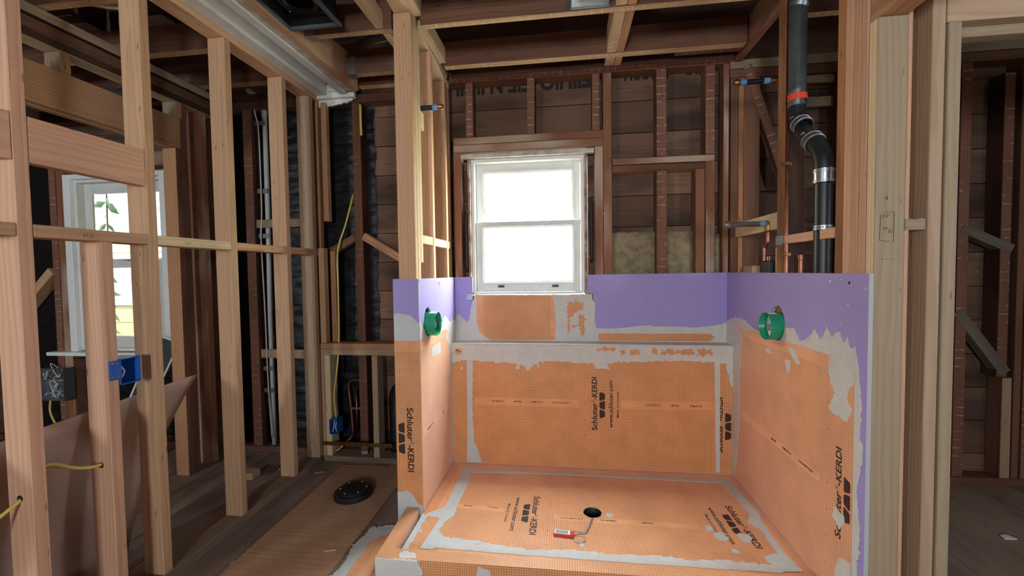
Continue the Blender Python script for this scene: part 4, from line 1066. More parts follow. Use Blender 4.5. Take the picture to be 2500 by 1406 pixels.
# membrane flap glued to the floor left of the curb
fm_ = root('floor_membrane', 'orange membrane flap stuck to the floor left of the curb', 'membrane')
panel('membrane_sheet', fm_, 'z+', 0.009, [(-0.93, 1.30), (-0.79, 1.30), (-0.80, 1.86), (-0.90, 1.86)], 0, MB, 'memb')
panel('membrane_band', fm_, 'z+', 0.009, [(-0.955, 1.30), (-0.905, 1.30), (-0.875, 1.86), (-0.925, 1.86)], MB, MB + .0004, 'membplain')
panel('mortar_smear', fm_, 'z+', 0.0072, rag([(-0.985, 1.30), (-0.78, 1.30), (-0.80, 1.90, .5), (-0.86, 1.915, 1), (-0.95, 1.89, 1.2), (-0.965, 1.80, 1.4), (-0.975, 1.72, 1.4), (-0.95, 1.62, 1.4), (-0.985, 1.50, 1.4)], 0.008, 0.012, 111), 0, 0.0016, 'mortargrey')
panel('mortar_smear', fm_, 'z+', 0.009, rag([(-0.955, 1.30), (-0.915, 1.30, 1), (-0.91, 1.55, 1.2), (-0.90, 1.80, 1.2), (-0.84, 1.85, .8), (-0.84, 1.89, .8), (-0.93, 1.88, .8), (-0.955, 1.70)], 0.006, 0.012, 112), MB, MB + .001, 'mortargrey')

# ================================================================== THINGS
# ---- white painted boxed beam between left wall and toilet ceiling
tr = root('trim_1', 'white painted trough-shaped beam beside the new top plate', 'beam', 'structure')
box('beam_edge', tr, -1.618, -1.545, 0.2, 2.60, 2.420, 2.438, 'whitewood')
box('beam_side', tr, -1.560, -1.545, 0.2, 2.60, 2.438, 2.50, 'whitewood')
box('beam_soffit', tr, -1.562, -1.430, 0.2, 2.60, 2.500, 2.515, 'whitewood')
box('beam_side', tr, -1.447, -1.432, 0.2, 2.58, 2.432, 2.50, 'whitewood')
box('beam_edge', tr, -1.447, -1.400, 0.2, 2.58, 2.416, 2.432, 'whitewood')
box('beam_edge', tr, -1.400, -1.360, 0.2, 2.575, 2.424, 2.445, 'peel')
box('beam_wood', tr, -1.358, -1.312, 0.2, 2.57, 2.418, 2.60, 'fir')
box('beam_end', tr, -1.62, -1.36, 2.602, 2.640, 2.40, 2.49, 'whitewood')
box('beam_end_block', tr, -1.53, -1.45, 2.585, 2.601, 2.436, 2.498, 'whitewood')
panel('plaster_remnant', tr, 'y-', 2.640, rag([(-1.62, 2.355, 1), (-1.50, 2.365, 1), (-1.40, 2.385, 1), (-1.36, 2.41), (-1.36, 2.44), (-1.62, 2.44)], 0.008, 0.012, 7), 0, 0.012, 'whitewood')

# ---- joist hangers
for x, y in ((-1.300, 2.041), (-1.300, 2.456)):
    h = root('joist_hanger', 'grey steel joist hanger on the %s joist beside the white beam' % ('nearer' if y < 2.2 else 'farther'), 'joist hanger', group='joist hangers beside the white beam')
    box('seat', h, x - 0.008, x + 0.045, y - 0.024, y + 0.030, JZ - 0.003, JZ - 0.001, 'galv', ch=0.0004)
    box('flange', h, x - 0.008, x + 0.045, y - 0.0265, y - 0.0245, JZ - 0.003, JZ + 0.10, 'galv', ch=0.0004)

# ---- exhaust fan housing
fan = root('exhaust_fan', 'square black exhaust fan housing in the ceiling', 'exhaust fan')
box5('housing', fan, -1.305, -1.070, 1.675, 1.900, 2.44, 2.60, 0.004, '-z', 'blackplastic')
for q in ((-1.325, -1.305, 1.66, 1.915), (-1.070, -1.050, 1.66, 1.915), (-1.305, -1.07, 1.660, 1.677), (-1.305, -1.07, 1.898, 1.915)):
    box('rim', fan, q[0], q[1], q[2], q[3], 2.424, 2.440, 'fanrim', ch=0.002)
lathe('blower_ring', [(0.060, 0.0), (0.068, -0.015), (0.085, -0.02), (0.096, -0.01), (0.10, 0.03)], (-1.19, 1.785, 2.49), (0, 0, 1), 'blackplastic', fan, 32)
box('blower_plate', fan, -1.303, -1.072, 1.86, 1.897, 2.47, 2.478, 'blackplastic'); box('blower_plate', fan, -1.303, -1.072, 1.678, 1.71, 2.47, 2.478, 'blackplastic')
lathe('blower_wheel', [(0.0, 0.0), (0.055, 0.0), (0.055, 0.06)], (-1.19, 1.785, 2.54), (0, 0, -1), 'abs', fan, 24)
lathe('screw', [(0, -0.002), (0.004, -0.0015), (0.005, 0)], (-1.265, 1.84, 2.47), (0, 0, 1), 'steel', fan, 10)

# ---- foil ducts
def duct(label, pts, r):
    P = smooth_path(pts, 14); n = len(P)
    return tag(tube('foil_duct' if 'foil' in label else 'grey_duct', P, r, 'foil', n=22, sm=0, radii=lambda t: r * (0.93 + 0.07 * math.cos(t * n * 3.14159)) + 0.002 * mnoise.noise(Vector((t * 40, r, 0)))), label, 'duct')
duct('crinkled silver foil duct leaving the exhaust fan', [(-1.06, 1.78, 2.535), (-0.99, 1.79, 2.54), (-0.93, 1.75, 2.56), (-0.88, 1.66, 2.60), (-0.86, 1.50, 2.66)], 0.055)
duct('crinkled silver foil duct lying over the old left wall', [(-2.34, 1.50, 2.56), (-2.15, 1.66, 2.535), (-2.0, 1.72, 2.54), (-1.86, 1.66, 2.58)], 0.06)
duct('dull grey duct in the dark above the header wall', [(-3.8, 2.25, 2.36), (-3.1, 2.25, 2.35), (-2.55, 2.28, 2.35)], 0.06).data.materials[0] = M['rubber']
bd = root('black_vent_bag', 'black printed plastic duct lying over the toilet ceiling joists', 'duct')
tube('duct_body', [(-1.28, 2.23, 2.63), (-1.15, 2.24, 2.64), (-0.95, 2.22, 2.64), (-0.80, 2.20, 2.66)], 0.085, 'blackplastic', bd, n=18, sm=5, radii=lambda t: 0.085 + 0.01 * math.sin(t * 9))
text('lettering', bd, 'UPDZO', 'whitecable', (-0.86, 2.165, 2.565), (-1, 0.1, 0.0), (0.0, 0.6, -0.8), length=0.17, height=0.03, off=0.002)
tag(tube('yellow_cable', [(-1.10, 2.38, 2.60), (-1.0, 2.37, 2.606), (-0.93, 2.36, 2.607), (-0.86, 2.36, 2.608)], 0.006, 'yellow'), 'short yellow cable end on the joist behind the black duct', 'cable')
tag(tube('yellow_cable', [(-0.70, 1.98, 2.60), (-0.66, 1.97, 2.56), (-0.60, 1.97, 2.60)], 0.006, 'yellow'), 'bit of yellow cable at the ceiling joist right of the plates', 'cable')

# ---- recessed light housing on the first joist
lh = root('light_housing', 'galvanised recessed light housing hung on the ceiling joist', 'light housing')
box5('housing', lh, 0.035, 0.205, 1.80, 2.012, 2.475, 2.60, 0.002, '-z', 'galv')
box('front_plate', lh, 0.030, 0.21, 2.0125, 2.0145, 2.463, 2.60, 'galv', ch=0.0003)
box('hanger_bracket', lh, 0.012, 0.029, 2.010, 2.0145, 2.455, 2.60, 'steel', ch=0.0004)
box('bottom_plate', lh, 0.035, 0.205, 1.86, 2.012, 2.470, 2.474, 'galv', ch=0.0004)
text('embossing', lh, 'NLOO', 'steel', (0.17, 1.95, 2.4690), (-1, 0, 0), (0, 1, 0), length=0.10, height=0.022, off=0.0006)

# ---- pipe nipples with blue tape (shower heads)
def nipple(label, p, d, L):
    p, d = Vector(p), Vector(d)
    r = root('pipe_nipple', label, 'pipe nipple', group='shower head nipples')
    lathe('pipe', [(0, 0), (0.0125, 0), (0.0125, L), (0, L)], p, d, 'abs', r, 14)
    for a in (0.0, L - 0.028): lathe('tape', [(0.0132, a), (0.0142, a + 0.004), (0.0142, a + 0.024), (0.0132, a + 0.028)], p, d, 'bluetape', r, 14)
    lathe('cap', [(0, L + 0.03), (0.012, L + 0.028), (0.016, L + 0.02), (0.016, L), (0.0125, L - 0.002)], p, d, 'brass', r, 14)
    lathe('elbow', [(0.0125, 0.0), (0.017, -0.002), (0.017, -0.03), (0, -0.032)], p, d, 'brass', r, 14)
    return r
nipple('black pipe nipple with blue tape poking out of the left shower wall', (-0.770, 2.13, 2.105), (1, 0, 0), 0.118)
nipple('black pipe nipple with blue tape beside the drain stack', (0.985, 2.20, 2.155), (-1, 0, 0), 0.135)

# ---- copper supplies and valve stub in the right wall
cp = root('copper_riser', 'straight copper riser pipe strapped to the old stud', 'pipe')
tube('pipe', [(0.974, 2.004, 0.05), (0.974, 2.004, 1.2), (0.974, 2.004, 2.46)], 0.0080, 'copper', cp, n=12, sm=0)
for z in (1.300, 1.70):
    box('strap', cp, 0.952, 0.997, 2.0125, 2.0155, z, z + 0.016, 'brass', ch=0.0006)
    box('strap_loop', cp, 0.964, 0.984, 1.9945, 2.0125, z, z + 0.016, 'brass', ch=0.003)
tag(lathe('copper_stub', [(0.0, 0.0), (0.0085, 0), (0.0085, 0.12), (0.0100, 0.122), (0.0100, 0.142), (0, 0.144)], (1.00, 1.94, 1.16), (0, 0, 1), 'copper', n=14), 'short capped copper stub standing left of the drain pipe', 'pipe')
vs = root('shower_valve_stub', 'capped grey stub pipe on copper elbows in the right wall', 'pipe')
lathe('stub', [(0, 0), (0.0135, 0), (0.0135, 0.15), (0.016, 0.152), (0.018, 0.17), (0.015, 0.188), (0, 0.192)], (0.985, 2.235, 1.470), (-1, 0, 0), 'steel', vs, 16)
lathe('tape', [(0.0138, 0.0), (0.0150, 0.003), (0.0150, 0.022), (0.0138, 0.025)], (0.985, 2.235, 1.470), (-1, 0, 0), 'bluetape', vs, 16)
tube('elbow', [(0.985, 2.235, 1.470), (0.992, 2.235, 1.469), (1.000, 2.235, 1.460), (1.000, 2.235, 1.43)], 0.016, 'brass', vs, n=14, sm=4)
tube('riser', [(1.0, 2.235, 1.435), (1.0, 2.235, 1.385), (1.0, 2.240, 1.372), (1.0, 2.268, 1.358), (1.0, 2.274, 1.345), (1.0, 2.274, 1.15)], 0.0085, 'copper', vs, n=12, sm=4)
lathe('fitting', [(0.011, 0), (0.0115, 0.002), (0.0115, 0.02), (0.011, 0.022)], (1.0, 2.274, 1.235), (0, 0, 1), 'brass', vs, 12)
box('valve_body', vs, 0.975, 1.03, 2.17, 2.25, 1.10, 1.285, 'rubber', ch=0.006)
for y in (2.195, 2.215): lathe('valve_stem', [(0, 0.02), (0.004, 0.02), (0.004, 0)], (0.99, y, 1.285), (0, 0, 1), 'copper', vs, 10)

# ---- black drain stack
ds = root('drain_stack', 'black drain stack with rubber couplings in the right wall', 'drain pipe')
PXc = 0.990
YU, YD = 1.962, 1.768
lathe('upper_pipe', [(0, 0), (0.033, 0), (0.033, 0.62), (0, 0.62)], (PXc, YU, 1.975), (0, 0, 1), 'absold', ds, 26)
tube('offset_bend', [(PXc, YU, 1.99), (PXc, YU, 1.92), (PXc, YU - 0.010, 1.875), (PXc, YU - 0.05, 1.815), (PXc, YD + 0.05, 1.735), (PXc, YD + 0.008, 1.68), (PXc, YD, 1.62), (PXc, YD, 1.57)], 0.0315, 'abs', ds, n=24, sm=5)
lathe('lower_pipe', [(0.030, 0), (0.030, 1.58)], (PXc, YD, 0.02), (0, 0, 1), 'abs', ds, 26)
def band(nm, p, d, h, mat, r0):
    return lathe(nm, [(r0 - 0.004, 0), (r0, 0.001), (r0, h - 0.001), (r0 - 0.004, h)], p, d, mat, ds, 26)
band('coupling', (PXc, YU, 1.938), (0, 0, 1), 0.068, 'steel', 0.0355)
band('coupling_label', (PXc, YU, 1.962), (0, 0, 1), 0.026, 'redlabel', 0.0363)
text('lettering', ds, '0-0', 'ink', (PXc - 0.0372, YU + 0.005, 1.970), (0, -1, 0), (0, 0, 1), length=0.022, height=0.008)
for z in (1.940, 1.992): band('hose_clamp', (PXc, YU, z), (0, 0, 1), 0.010, 'steel', 0.0368)
dd = (Vector((PXc, YD + 0.05, 1.735)) - Vector((PXc, YU - 0.05, 1.815))).normalized()
for q in (Vector((PXc, YU - 0.022, 1.862)), Vector((PXc, YD + 0.088, 1.768))):
    band('rubber_coupling', q, dd, 0.042, 'rubber', 0.037)
    for a in (0.003, 0.030): lathe('hose_clamp', [(0.0367, a), (0.0385, a + 0.001), (0.0385, a + 0.008), (0.0367, a + 0.009)], q, dd, 'galv', ds, 26)
    box('clamp_screw', ds, q.x - 0.046, q.x - 0.038, q.y - 0.03, q.y - 0.008, q.z + 0.014, q.z + 0.022, 'steel', ch=0.001)
band('coupling', (PXc, YD, 1.572), (0, 0, 1), 0.055, 'steel', 0.0345)
for z in (1.574, 1.612): band('hose_clamp', (PXc, YD, z), (0, 0, 1), 0.011, 'galv', 0.0357)
band('perforated_strap', (PXc, YD, 1.392), (0, 0, 1), 0.018, 'galv', 0.0325)
for i in range(9):
    a = math.pi * (0.75 + i * 0.1)
    lathe('strap_hole', [(0, 0.0006), (0.0026, 0.0006), (0.0026, 0)], (PXc + 0.0324 * math.cos(a), YD + 0.0324 * math.sin(a), 1.401), (math.cos(a), math.sin(a), 0), 'gap', ds, 8)
lathe('perforated_strap', [(0.0345, 0), (0.0365, 0.001), (0.0365, 0.017), (0.0345, 0.018)], (PXc, YU, 2.355), (0.25, -0.3, 1), 'galv', ds, 26)
# nail plate on the block end
tag(box('nail_plate', None, 0.9625, 0.9660, 2.015, 2.078, 1.352, 1.394, 'galv', ch=0.0005), 'small steel nail plate wrapped on the old stud edge', 'nail plate')

# ---- green mud rings with paper label
def mudring(label, c, d, tilt=0.0):
    r = root('mud_ring', label, 'plaster guard', group='green mud rings')
    c, d = Vector(c), Vector(d)
    lathe('ring', [(0.056, -0.02), (0.0625, -0.02), (0.0625, 0.048), (0.061, 0.050), (0.0600, 0.048), (0.0585, 0.010), (0.056, 0.006)], c, d, 'green', r, 32)
    lathe('back_plate', [(0.0583, 0.016), (0.03, 0.017), (0.028, 0.024), (0, 0.024)], c, d, 'whitelabel', r, 28)
    lathe('valve_cap', [(0.016, 0.02), (0.016, 0.035), (0, 0.036)], c + Vector((0, 0, -0.005)), d, 'steel', r, 16)
    # curved sticker over the top of the ring
    V = []; Fs = []
    u = Vector((0, 1, 0)); w = Vector((0, 0, 1))
    for i in range(9):
        a = math.pi / 2 + (i - 4) * 0.11
        for h in (0.010, 0.044): V.append(c + d * h + (u * math.cos(a) + w * math.sin(a)) * 0.0632)
    for i in range(8): Fs.append((2 * i, 2 * i + 1, 2 * i + 3, 2 * i + 2))
    meshobj('sticker', V, Fs, 'whitelabel', r, smooth=True)
    for k in range(4):
        V = []
        for i in (1, 7):
            a = math.pi / 2 + (i - 4) * 0.09
            for h in (0.015 + k * 0.007, 0.0172 + k * 0.007): V.append(c + d * h + (u * math.cos(a) + w * math.sin(a)) * 0.0642)
        meshobj('sticker_print', V, [(0, 1, 3, 2)], 'pencil', r)
    return r
mudring('green plastic mud ring on the left shower wall', (XL, 2.112, 0.980), (1, 0, 0))
mudring('green plastic mud ring on the right shower wall', (XR, 2.040, 0.982), (-1, 0, 0))

# ---- insulation batts behind the shower board
for x0, x1, lab in ((0.288, 0.548, 'wide kraft faced insulation batt right of the shower window'), (0.611, 0.775, 'narrow kraft faced insulation batt beside the doubled stud'), (0.888, 0.932, 'thin torn strip of kraft insulation in the corner bay')):
    top = 1.485 if x1 < 0.9 else 1.46
    nx, nz = max(4, int((x1 - x0) / 0.012)), 36
    V = []; Fs = []
    for j in range(nz + 1):
        for i in range(nx + 1):
            x = x0 + (x1 - x0) * i / nx; z = 0.85 + (top - 0.85) * j / nz
            e = min(i, nx - i) / nx
            d = 0.018 * (1 - (1 - min(1, e * 4)) ** 2) + mnoise.noise(Vector((x * 28, z * 22, x0))) * 0.008 + mnoise.noise(Vector((x * 60, z * 70, 3))) * 0.003
            zz = z + (mnoise.noise(Vector((x * 25, 1, x0))) * 0.008 if j == nz else 0)
            V.append((x, 2.695 - d, zz))
    for j in range(nz):
        for i in range(nx):
            a = j * (nx + 1) + i; Fs.append((a, a + 1, a + nx + 2, a + nx + 1))
    nV = len(V)
    V += [(x0 + (x1 - x0) * i / nx, 2.738, top - 0.004) for i in range(nx + 1)]
    for i in range(nx): Fs.append((nz * (nx + 1) + i, nz * (nx + 1) + i + 1, nV + i + 1, nV + i))
    tag(meshobj('insulation_batt', V, Fs, 'insul', smooth=True), lab, 'insulation', group='insulation batts')

# ---- electrical boxes and cables
eb = root('outlet_box', 'bright blue outlet box nailed to the short left wall stud', 'electrical box', group='blue electrical boxes')
box5('box_shell', eb, -1.70, -1.617, 1.3115, 1.386, 0.850, 0.946, 0.003, '+x', 'bluebox')
box('nail_flange', eb, -1.619, -1.6155, 1.276, 1.3165, 0.874, 0.944, 'bluebox', ch=0.001)
for y, z in ((1.285, 0.885), (1.285, 0.935), (1.303, 0.886), (1.303, 0.932)): lathe('nail', [(0, 0.002), (0.004, 0.0018), (0.0042, 0)], (-1.6155, y, z), (1, 0, 0), 'steel', eb, 10)
tube('wire', [(-1.66, 1.335, 0.935), (-1.635, 1.330, 0.915), (-1.632, 1.338, 0.895), (-1.64, 1.330, 0.868)], 0.003, 'whitecable', eb, n=8)
eb2 = root('outlet_box', 'blue outlet box low on the knee wall stud', 'electrical box', group='blue electrical boxes')
box5('box_shell', eb2, -1.553, -1.50, 2.528, 2.605, 0.195, 0.292, 0.003, '-y', 'bluebox')
tube('wire', [(-1.535, 2.56, 0.285), (-1.530, 2.545, 0.25), (-1.540, 2.545, 0.205)], 0.003, 'whitecable', eb2, n=8); tube('wire', [(-1.515, 2.56, 0.285), (-1.520, 2.545, 0.24), (-1.512, 2.545, 0.21)], 0.003, 'whitecable', eb2, n=8)
jb = root('junction_box', 'grey metal junction box full of wires by the bedroom window', 'electrical box')
box5('box_shell', jb, -3.875, -3.655, 2.575, 2.648, 0.345, 0.580, 0.003, '-y', 'galv')
rj = random.Random(5)
for k in range(9):
    x0 = rj.uniform(-3.84, -3.70); z0 = rj.uniform(0.38, 0.55)
    tube('wire', [(x0, 2.64, z0)] + [(x0 + rj.uniform(-0.06, 0.06), 2.60 + rj.uniform(-0.01, 0.02), z0 + rj.uniform(-0.07, 0.07)) for _ in range(3)] + [(x0 + rj.uniform(-0.06, 0.06), 2.63, z0 - 0.04)], 0.0028, 'whitecable' if k % 3 else 'rubber', jb, n=6, sm=5)
tag(tube('yellow_cable', [(-3.84, 2.62, 0.343), (-3.82, 2.60, 0.25), (-3.74, 2.58, 0.16), (-3.62, 2.56, 0.10)], 0.007, 'yellow'), 'yellow cable hanging from the grey junction box', 'cable')
tag(tube('yellow_cable', [(-1.665, 0.62, 0.38), (-1.665, 0.85, 0.47), (-1.665, 1.00, 0.542), (-1.665, 1.06, 0.575), (-1.665, 1.10, 0.632), (-1.665, 1.13, 0.640), (-1.665, 1.19, 0.60), (-1.665, 1.24, 0.578), (-1.665, 1.30, 0.568), (-1.665, 1.34, 0.55)], 0.0055, 'yellow', n=10), 'yellow cable threaded through the two nearest left wall studs', 'cable')
for y, z in ((1.0465, 0.571), (1.2715, 0.570)):
    lathe('bored_hole', [(0, 0.0006), (0.0105, 0.0006), (0.0105, 0)], (-1.665, y, z), (0, -1, 0), 'gap', wl, 16)
tag(tube('yellow_cable', [(-1.41, 2.655, 1.78), (-1.45, 2.62, 1.58), (-1.50, 2.60, 1.40), (-1.505, 2.60, 1.15), (-1.510, 2.60, 0.80), (-1.512, 2.565, 0.60), (-1.535, 2.565, 0.44), (-1.525, 2.565, 0.29)], 0.0055, 'yellow', n=10), 'yellow cable running down to the blue box in the knee wall', 'cable')
tag(tube('yellow_cable', [(-1.335, 2.64, 2.36), (-1.335, 2.64, 2.25), (-1.333, 2.64, 2.16)], 0.008, 'yellow', n=8), 'short yellow cable end hanging beside the old stud', 'cable')
cd = root('conduit', 'white plastic conduit standing against the black building paper', 'conduit')
tube('pipe', [(-2.075, 2.69, 0.02), (-2.076, 2.69, 0.9), (-2.066, 2.69, 1.6), (-2.064, 2.69, 2.30), (-2.066, 2.69, 2.36)], 0.0155, 'pvc', cd, n=14, sm=3)
tube('elbow', [(-2.066, 2.69, 2.34), (-2.068, 2.69, 2.42), (-2.10, 2.68, 2.47), (-2.16, 2.66, 2.52)], 0.019, 'pvc', cd, n=14, sm=5)
for z in (1.83, 1.52, 0.59, 0.435): box('strap', cd, -2.125, -2.045, 2.668, 2.676, z - 0.016, z + 0.016, 'steel', ch=0.001)
box('strap', cd, -2.13, -2.05, 2.668, 2.676, 2.28, 2.31, 'galv', ch=0.001)
tag(tube('grey_cable', [(-2.13, 2.665, 2.46), (-2.115, 2.663, 2.36), (-2.09, 2.660, 2.22), (-2.088, 2.660, 1.70), (-2.10, 2.66, 1.50), (-2.09, 2.66, 1.0), (-2.085, 2.66, 0.5), (-2.07, 2.66, 0.1)], 0.0045, 'whitecable', n=8), 'thin pale cable hanging along the white conduit', 'cable')
for z0, lab in ((0.495, 'upper'), (0.385, 'lower')):
    np_ = root('nail_plate', 'shiny steel nail plate, the %s of two on the old stud' % lab, 'nail plate', group='shiny nail plates on the old stud')
    panel('plate', np_, 'y-', YS - 0.0005, rag([(-1.790, z0), (-1.752, z0, .6), (-1.752, z0 + 0.06), (-1.790, z0 + 0.06, .6)], 0.002, 0.006, int(z0 * 100)), 0.001, 0.003, 'foil')

# ---- plumbing in the knee wall
pk = root('copper_supply', 'dull copper supply loop behind the knee wall plate', 'pipe')
tube('pipe', [(-1.475, 2.69, 0.13), (-1.485, 2.69, 0.30), (-1.500, 2.69, 0.47), (-1.485, 2.69, 0.505), (-1.45, 2.69, 0.515), (-1.42, 2.69, 0.515)], 0.011, 'copper', pk, n=12, sm=5)
tube('pipe', [(-1.445, 2.685, 0.45), (-1.440, 2.685, 0.15)], 0.008, 'copper', pk, n=10, sm=0)
tube('pipe', [(-1.475, 2.69, 0.135), (-1.49, 2.66, 0.11), (-1.54, 2.62, 0.06), (-1.57, 2.60, 0.045)], 0.011, 'copper', pk, n=12, sm=5)
box('pipe_strap', pk, -1.475, -1.405, 2.672, 2.677, 0.315, 0.33, 'galv', ch=0.001)
pk2 = tag(tube('copper_supply', [(-1.395, 2.685, 0.03), (-1.398, 2.685, 0.25), (-1.408, 2.685, 0.45), (-1.39, 2.685, 0.485), (-1.355, 2.685, 0.51)], 0.0135, 'copper', n=12, sm=5), 'thicker copper pipe right of the supply loop behind the knee wall', 'pipe')
bp = root('toilet_drain', 'fat black waste pipe in the knee wall beside the shower end', 'drain pipe')
tube('pipe', [(-1.165, 2.69, 0.02), (-1.165, 2.69, 0.25), (-1.165, 2.69, 0.36), (-1.16, 2.685, 0.42), (-1.13, 2.68, 0.47), (-1.08, 2.68, 0.50)], 0.042, 'abs', bp, n=20, sm=5)
tube('vent_pipe', [(-1.075, 2.66, 0.05), (-1.075, 2.66, 0.34), (-1.07, 2.66, 0.62)], 0.026, 'abs', bp, n=16, sm=2)
lathe('coupling', [(0.026, 0), (0.030, 0.001), (0.030, 0.055), (0.026, 0.056)], (-1.075, 2.66, 0.29), (0, 0, 1), 'steel', bp, 18)
ps = root('pipe_support', 'rusty perforated steel support bar across the knee wall studs', 'support bar')
box('bar', ps, -1.64, -1.135, KY - 0.0035, KY - 0.0005, 0.110, 0.136, 'brass', ch=0.0006)
for x in (-1.47, -1.43, -1.39, -1.35, -1.30, -1.20, -1.16): lathe('hole', [(0, 0.0006), (0.006, 0.0006), (0.006, 0)], (x, KY - 0.0035, 0.123), (0, -1, 0), 'gap', ps, 10)

# ---- toilet flange
tf = root('toilet_flange', 'round black toilet flange cap on the plywood', 'toilet flange')
lathe('flange_base', [(0.102, 0), (0.104, 0.004), (0.104, 0.022), (0.098, 0.028), (0, 0.028)], (-1.195, 2.160, 0.008), (0, 0, 1), 'abs', tf, 40)
lathe('cap', [(0.084, 0.0), (0.084, 0.008), (0.078, 0.011), (0.06, 0.011), (0.058, 0.009), (0, 0.009)], (-1.195, 2.165, 0.036), (0, 0, 1), 'abs', tf, 40)
for a in range(6): lathe('bolt', [(0, 0.005), (0.005, 0.0045), (0.006, 0)], (-1.195 + 0.070 * math.cos(a * 1.047 + .3), 2.165 + 0.070 * math.sin(a * 1.047 + .3), 0.046), (0, 0, 1), 'galv', tf, 8)
box('bolt_slot', tf, -1.225, -1.165, 2.058, 2.075, 0.008, 0.020, 'abs')

# ---- plywood patch on the floor
pw = root('plywood_sheet', 'long plywood sheet laid on the floor below the toilet flange', 'plywood')
panel('sheet', pw, 'z+', 0.0012, [(-1.425, 1.0), (-0.985, 1.0), (-0.985, 2.51), (-1.300, 2.515), (-1.455, 2.505)], 0, 0.0062, 'ply')
tag(panel('plywood_offcut', None, 'z+', 0.0012, [(-1.150, 2.515), (-0.985, 2.512), (-0.985, 2.552), (-1.130, 2.552)], 0, 0.005, 'ply'), 'small plywood strip between the sheet and knee wall sole', 'plywood')
# ---- shims, scraps, shavings
tag(box('wood_block', None, -1.99, -1.90, 2.26, 2.33, 0.0015, 0.045, 'fircool'), 'short offcut block lying behind the left stud wall', 'wood scrap')
for i, (x, y, a, L, w) in enumerate(((-1.42, 1.60, 0.7, 0.07, 0.035), (-1.43, 1.69, 0.9, 0.045, 0.012), (-1.06, 1.70, 0.3, 0.05, 0.010), (-1.55, 2.40, 0.4, 0.06, 0.02))):
    lab = ('splintered wood chip on the plank floor nearest the camera', 'thin wood sliver on the plank beside the plywood edge', 'curled pale shaving on the plywood near the membrane flap', 'pale chip on the dark floor beside the sole plate')[i]
    o = panel('wood_chip', None, 'z+', 0.0, rag([(-L / 2, -w / 2, .5), (L / 2, -w / 2 * .8, .5), (L / 2 * .9, w / 2, .5), (-L / 2, w / 2 * .9, .5)], 0.003, 0.01, 130 + i), 0, 0.003, 'fir')
    o.location = (x, y, 0.0085 if i == 2 else 0.0015); o.rotation_euler = (0.0, 0.0, a); tag(o, lab, 'wood scrap')
tag(panel('paper_scrap', None, 'z+', 0.0012, rag([(1.965, 2.12, .5), (2.02, 2.125, .5), (2.005, 2.155, .5), (1.975, 2.15, .5)], 0.003, 0.01, 140), 0, 0.004, 'whitelabel'), 'white scrap on the dark floor of the right room', 'scrap')
# plaster crumbs on the knee wall sole
tag(panel('plaster_lump', None, 'z+', 0.0382, rag([(-1.37, 2.60, 1), (-1.33, 2.605, 1), (-1.34, 2.63, 1), (-1.36, 2.63, 1)], 0.003, 0.008, 141), 0, 0.02, 'stone'), 'white plaster lump on the knee wall sole plate', 'debris')

# ---- brown sheet leaning behind the left wall
nx, ny_ = 26, 12
tl0, tl1 = Vector((-1.765, 0.55, 0.70)), Vector((-1.765, 1.775, 0.775))
bl0, bl1 = Vector((-2.07, 0.55, 0.004)), Vector((-1.99, 1.61, 0.004))
V = []; Fs = []; gcs = []
for j in range(ny_ + 1):
    t = j / ny_
    for i in range(nx + 1):
        s = i / nx
        p = (bl0.lerp(bl1, s)).lerp(tl0.lerp(tl1, s), t)
        p += Vector((-0.05 * math.sin(math.pi * t) * (0.5 + 0.5 * s), 0, 0.004 * mnoise.noise(Vector((s * 9, t, 0))) * t))
        V.append(p)
for j in range(ny_):
    for i in range(nx):
        a = j * (nx + 1) + i; Fs.append((a, a + 1, a + nx + 2, a + nx + 1))
ls = meshobj('brown_sheet', V, Fs, 'hardboard', smooth=True)
md = ls.modifiers.new('thickness', 'SOLIDIFY'); md.thickness = 0.004; md.offset = 0
tag(ls, 'large brown flexible sheet leaning behind the left studs', 'sheet')
# ---- window screen leaning under the bedroom window
scn = root('window_screen', 'white framed insect screen leaning by the bedroom window', 'window screen')
a, b, c, d = Vector((-2.80, 2.52, 0.845)), Vector((-2.655, 2.545, 0.79)), Vector((-2.86, 2.30, 0.006)), Vector((-3.00, 2.28, 0.006))
for p, q in ((a, b), (b, c), (c, d), (d, a)): beam('frame_bar', scn, p, q, 0.012, 0.008, 'whitebright', up=(0, -1, 0.2))
meshobj('mesh', [a, b, c, d], [(0, 1, 2, 3)], 'screen', scn)

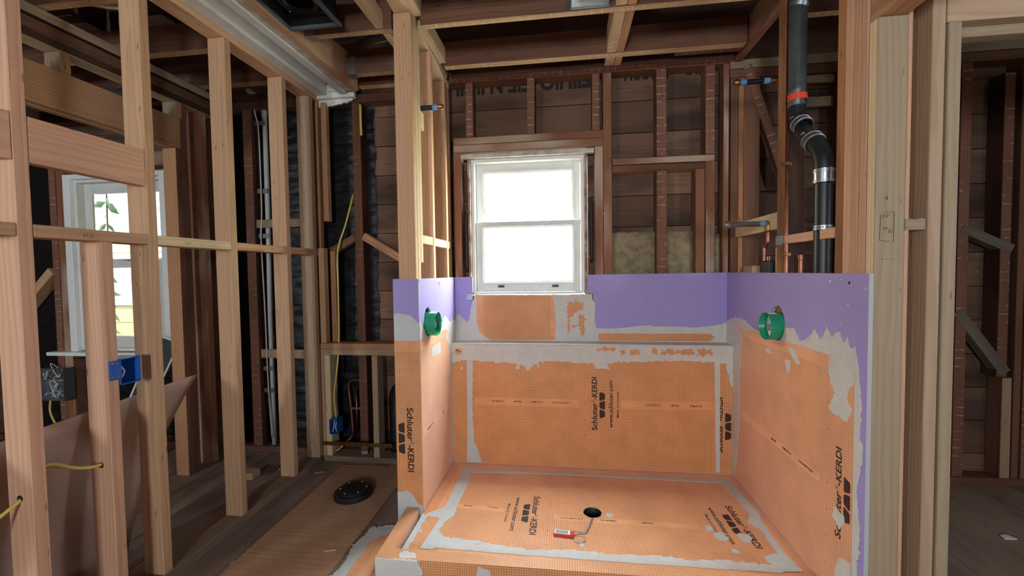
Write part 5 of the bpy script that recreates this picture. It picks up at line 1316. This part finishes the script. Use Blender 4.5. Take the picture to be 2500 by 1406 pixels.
# ---- red tag with chain and ring in the pan
tg = root('drain_key_tag', 'red plastic tag with white label lying in the pan', 'tag')
P1 = PZ + 0.0015
bx = box('tag_body', tg, -0.047, 0.047, -0.018, 0.018, 0.0, 0.012, 'red', ch=0.003)
lb = box('tag_label', tg, -0.043, 0.028, -0.0155, 0.0155, 0.0121, 0.0127, 'whitelabel', ch=0.0002)
for k in range(6): panel('tag_print', lb, 'z+', 0.0004, rect(-0.030 + (0.001 * (k % 2)), -0.012 + k * 0.0042, 0.026, -0.0102 + k * 0.0042), 0, 0.0002, 'pencil')
tg.location = (-0.020, 1.861, P1); tg.rotation_euler = (0, 0, -0.07)
chn = root('bead_chain', 'small metal chain from the drain hole to the red tag', 'chain')
cpts = smooth_path([(0.118, 2.008, PZ - 0.03), (0.116, 1.998, PZ + 0.004), (0.104, 1.96, PZ + 0.005), (0.094, 1.92, PZ + 0.005), (0.079, 1.884, PZ + 0.005), (0.055, 1.878, PZ + 0.005), (0.030, 1.874, PZ + 0.014)], 5)
for i, p in enumerate(cpts[:-1]):
    dv = (cpts[i + 1] - p).normalized(); sd_ = dv.cross(Vector((0, 0, 1))).normalized()
    vv = sd_ if i % 2 == 0 else Vector((0, 0, 1))
    L = (cpts[i + 1] - p).length * 0.72; mid = (p + cpts[i + 1]) / 2
    loop = [mid + dv * math.cos(t * 0.7854) * L + vv * math.sin(t * 0.7854) * 0.0036 for t in range(8)]
    tube('chain_link', loop, 0.0011, 'steel', chn, n=5, sm=0, closed=True)
rg = [(0.050 + 0.026 * math.cos(t * 0.314), 1.836 + 0.026 * math.sin(t * 0.314), PZ + 0.0035) for t in range(20)]
tag(tube('split_ring', rg, 0.0013, 'steel', n=6, sm=0, closed=True), 'thin steel split ring lying beside the red tag', 'ring')

# ---- nails left in the old framing and screws in new studs
rn = random.Random(11)
for (x, z) in ((-0.60, 2.20), (0.19, 2.25), (0.26, 2.16), (0.58, 2.30), (0.86, 1.96), (0.24, 1.60), (0.58, 1.95)):
    lathe('nail_head', [(0, 0.003), (0.004, 0.0025), (0.0045, 0)], (x, YS - 0.002, z), (0, -1, 0), 'steel', wb, 8)
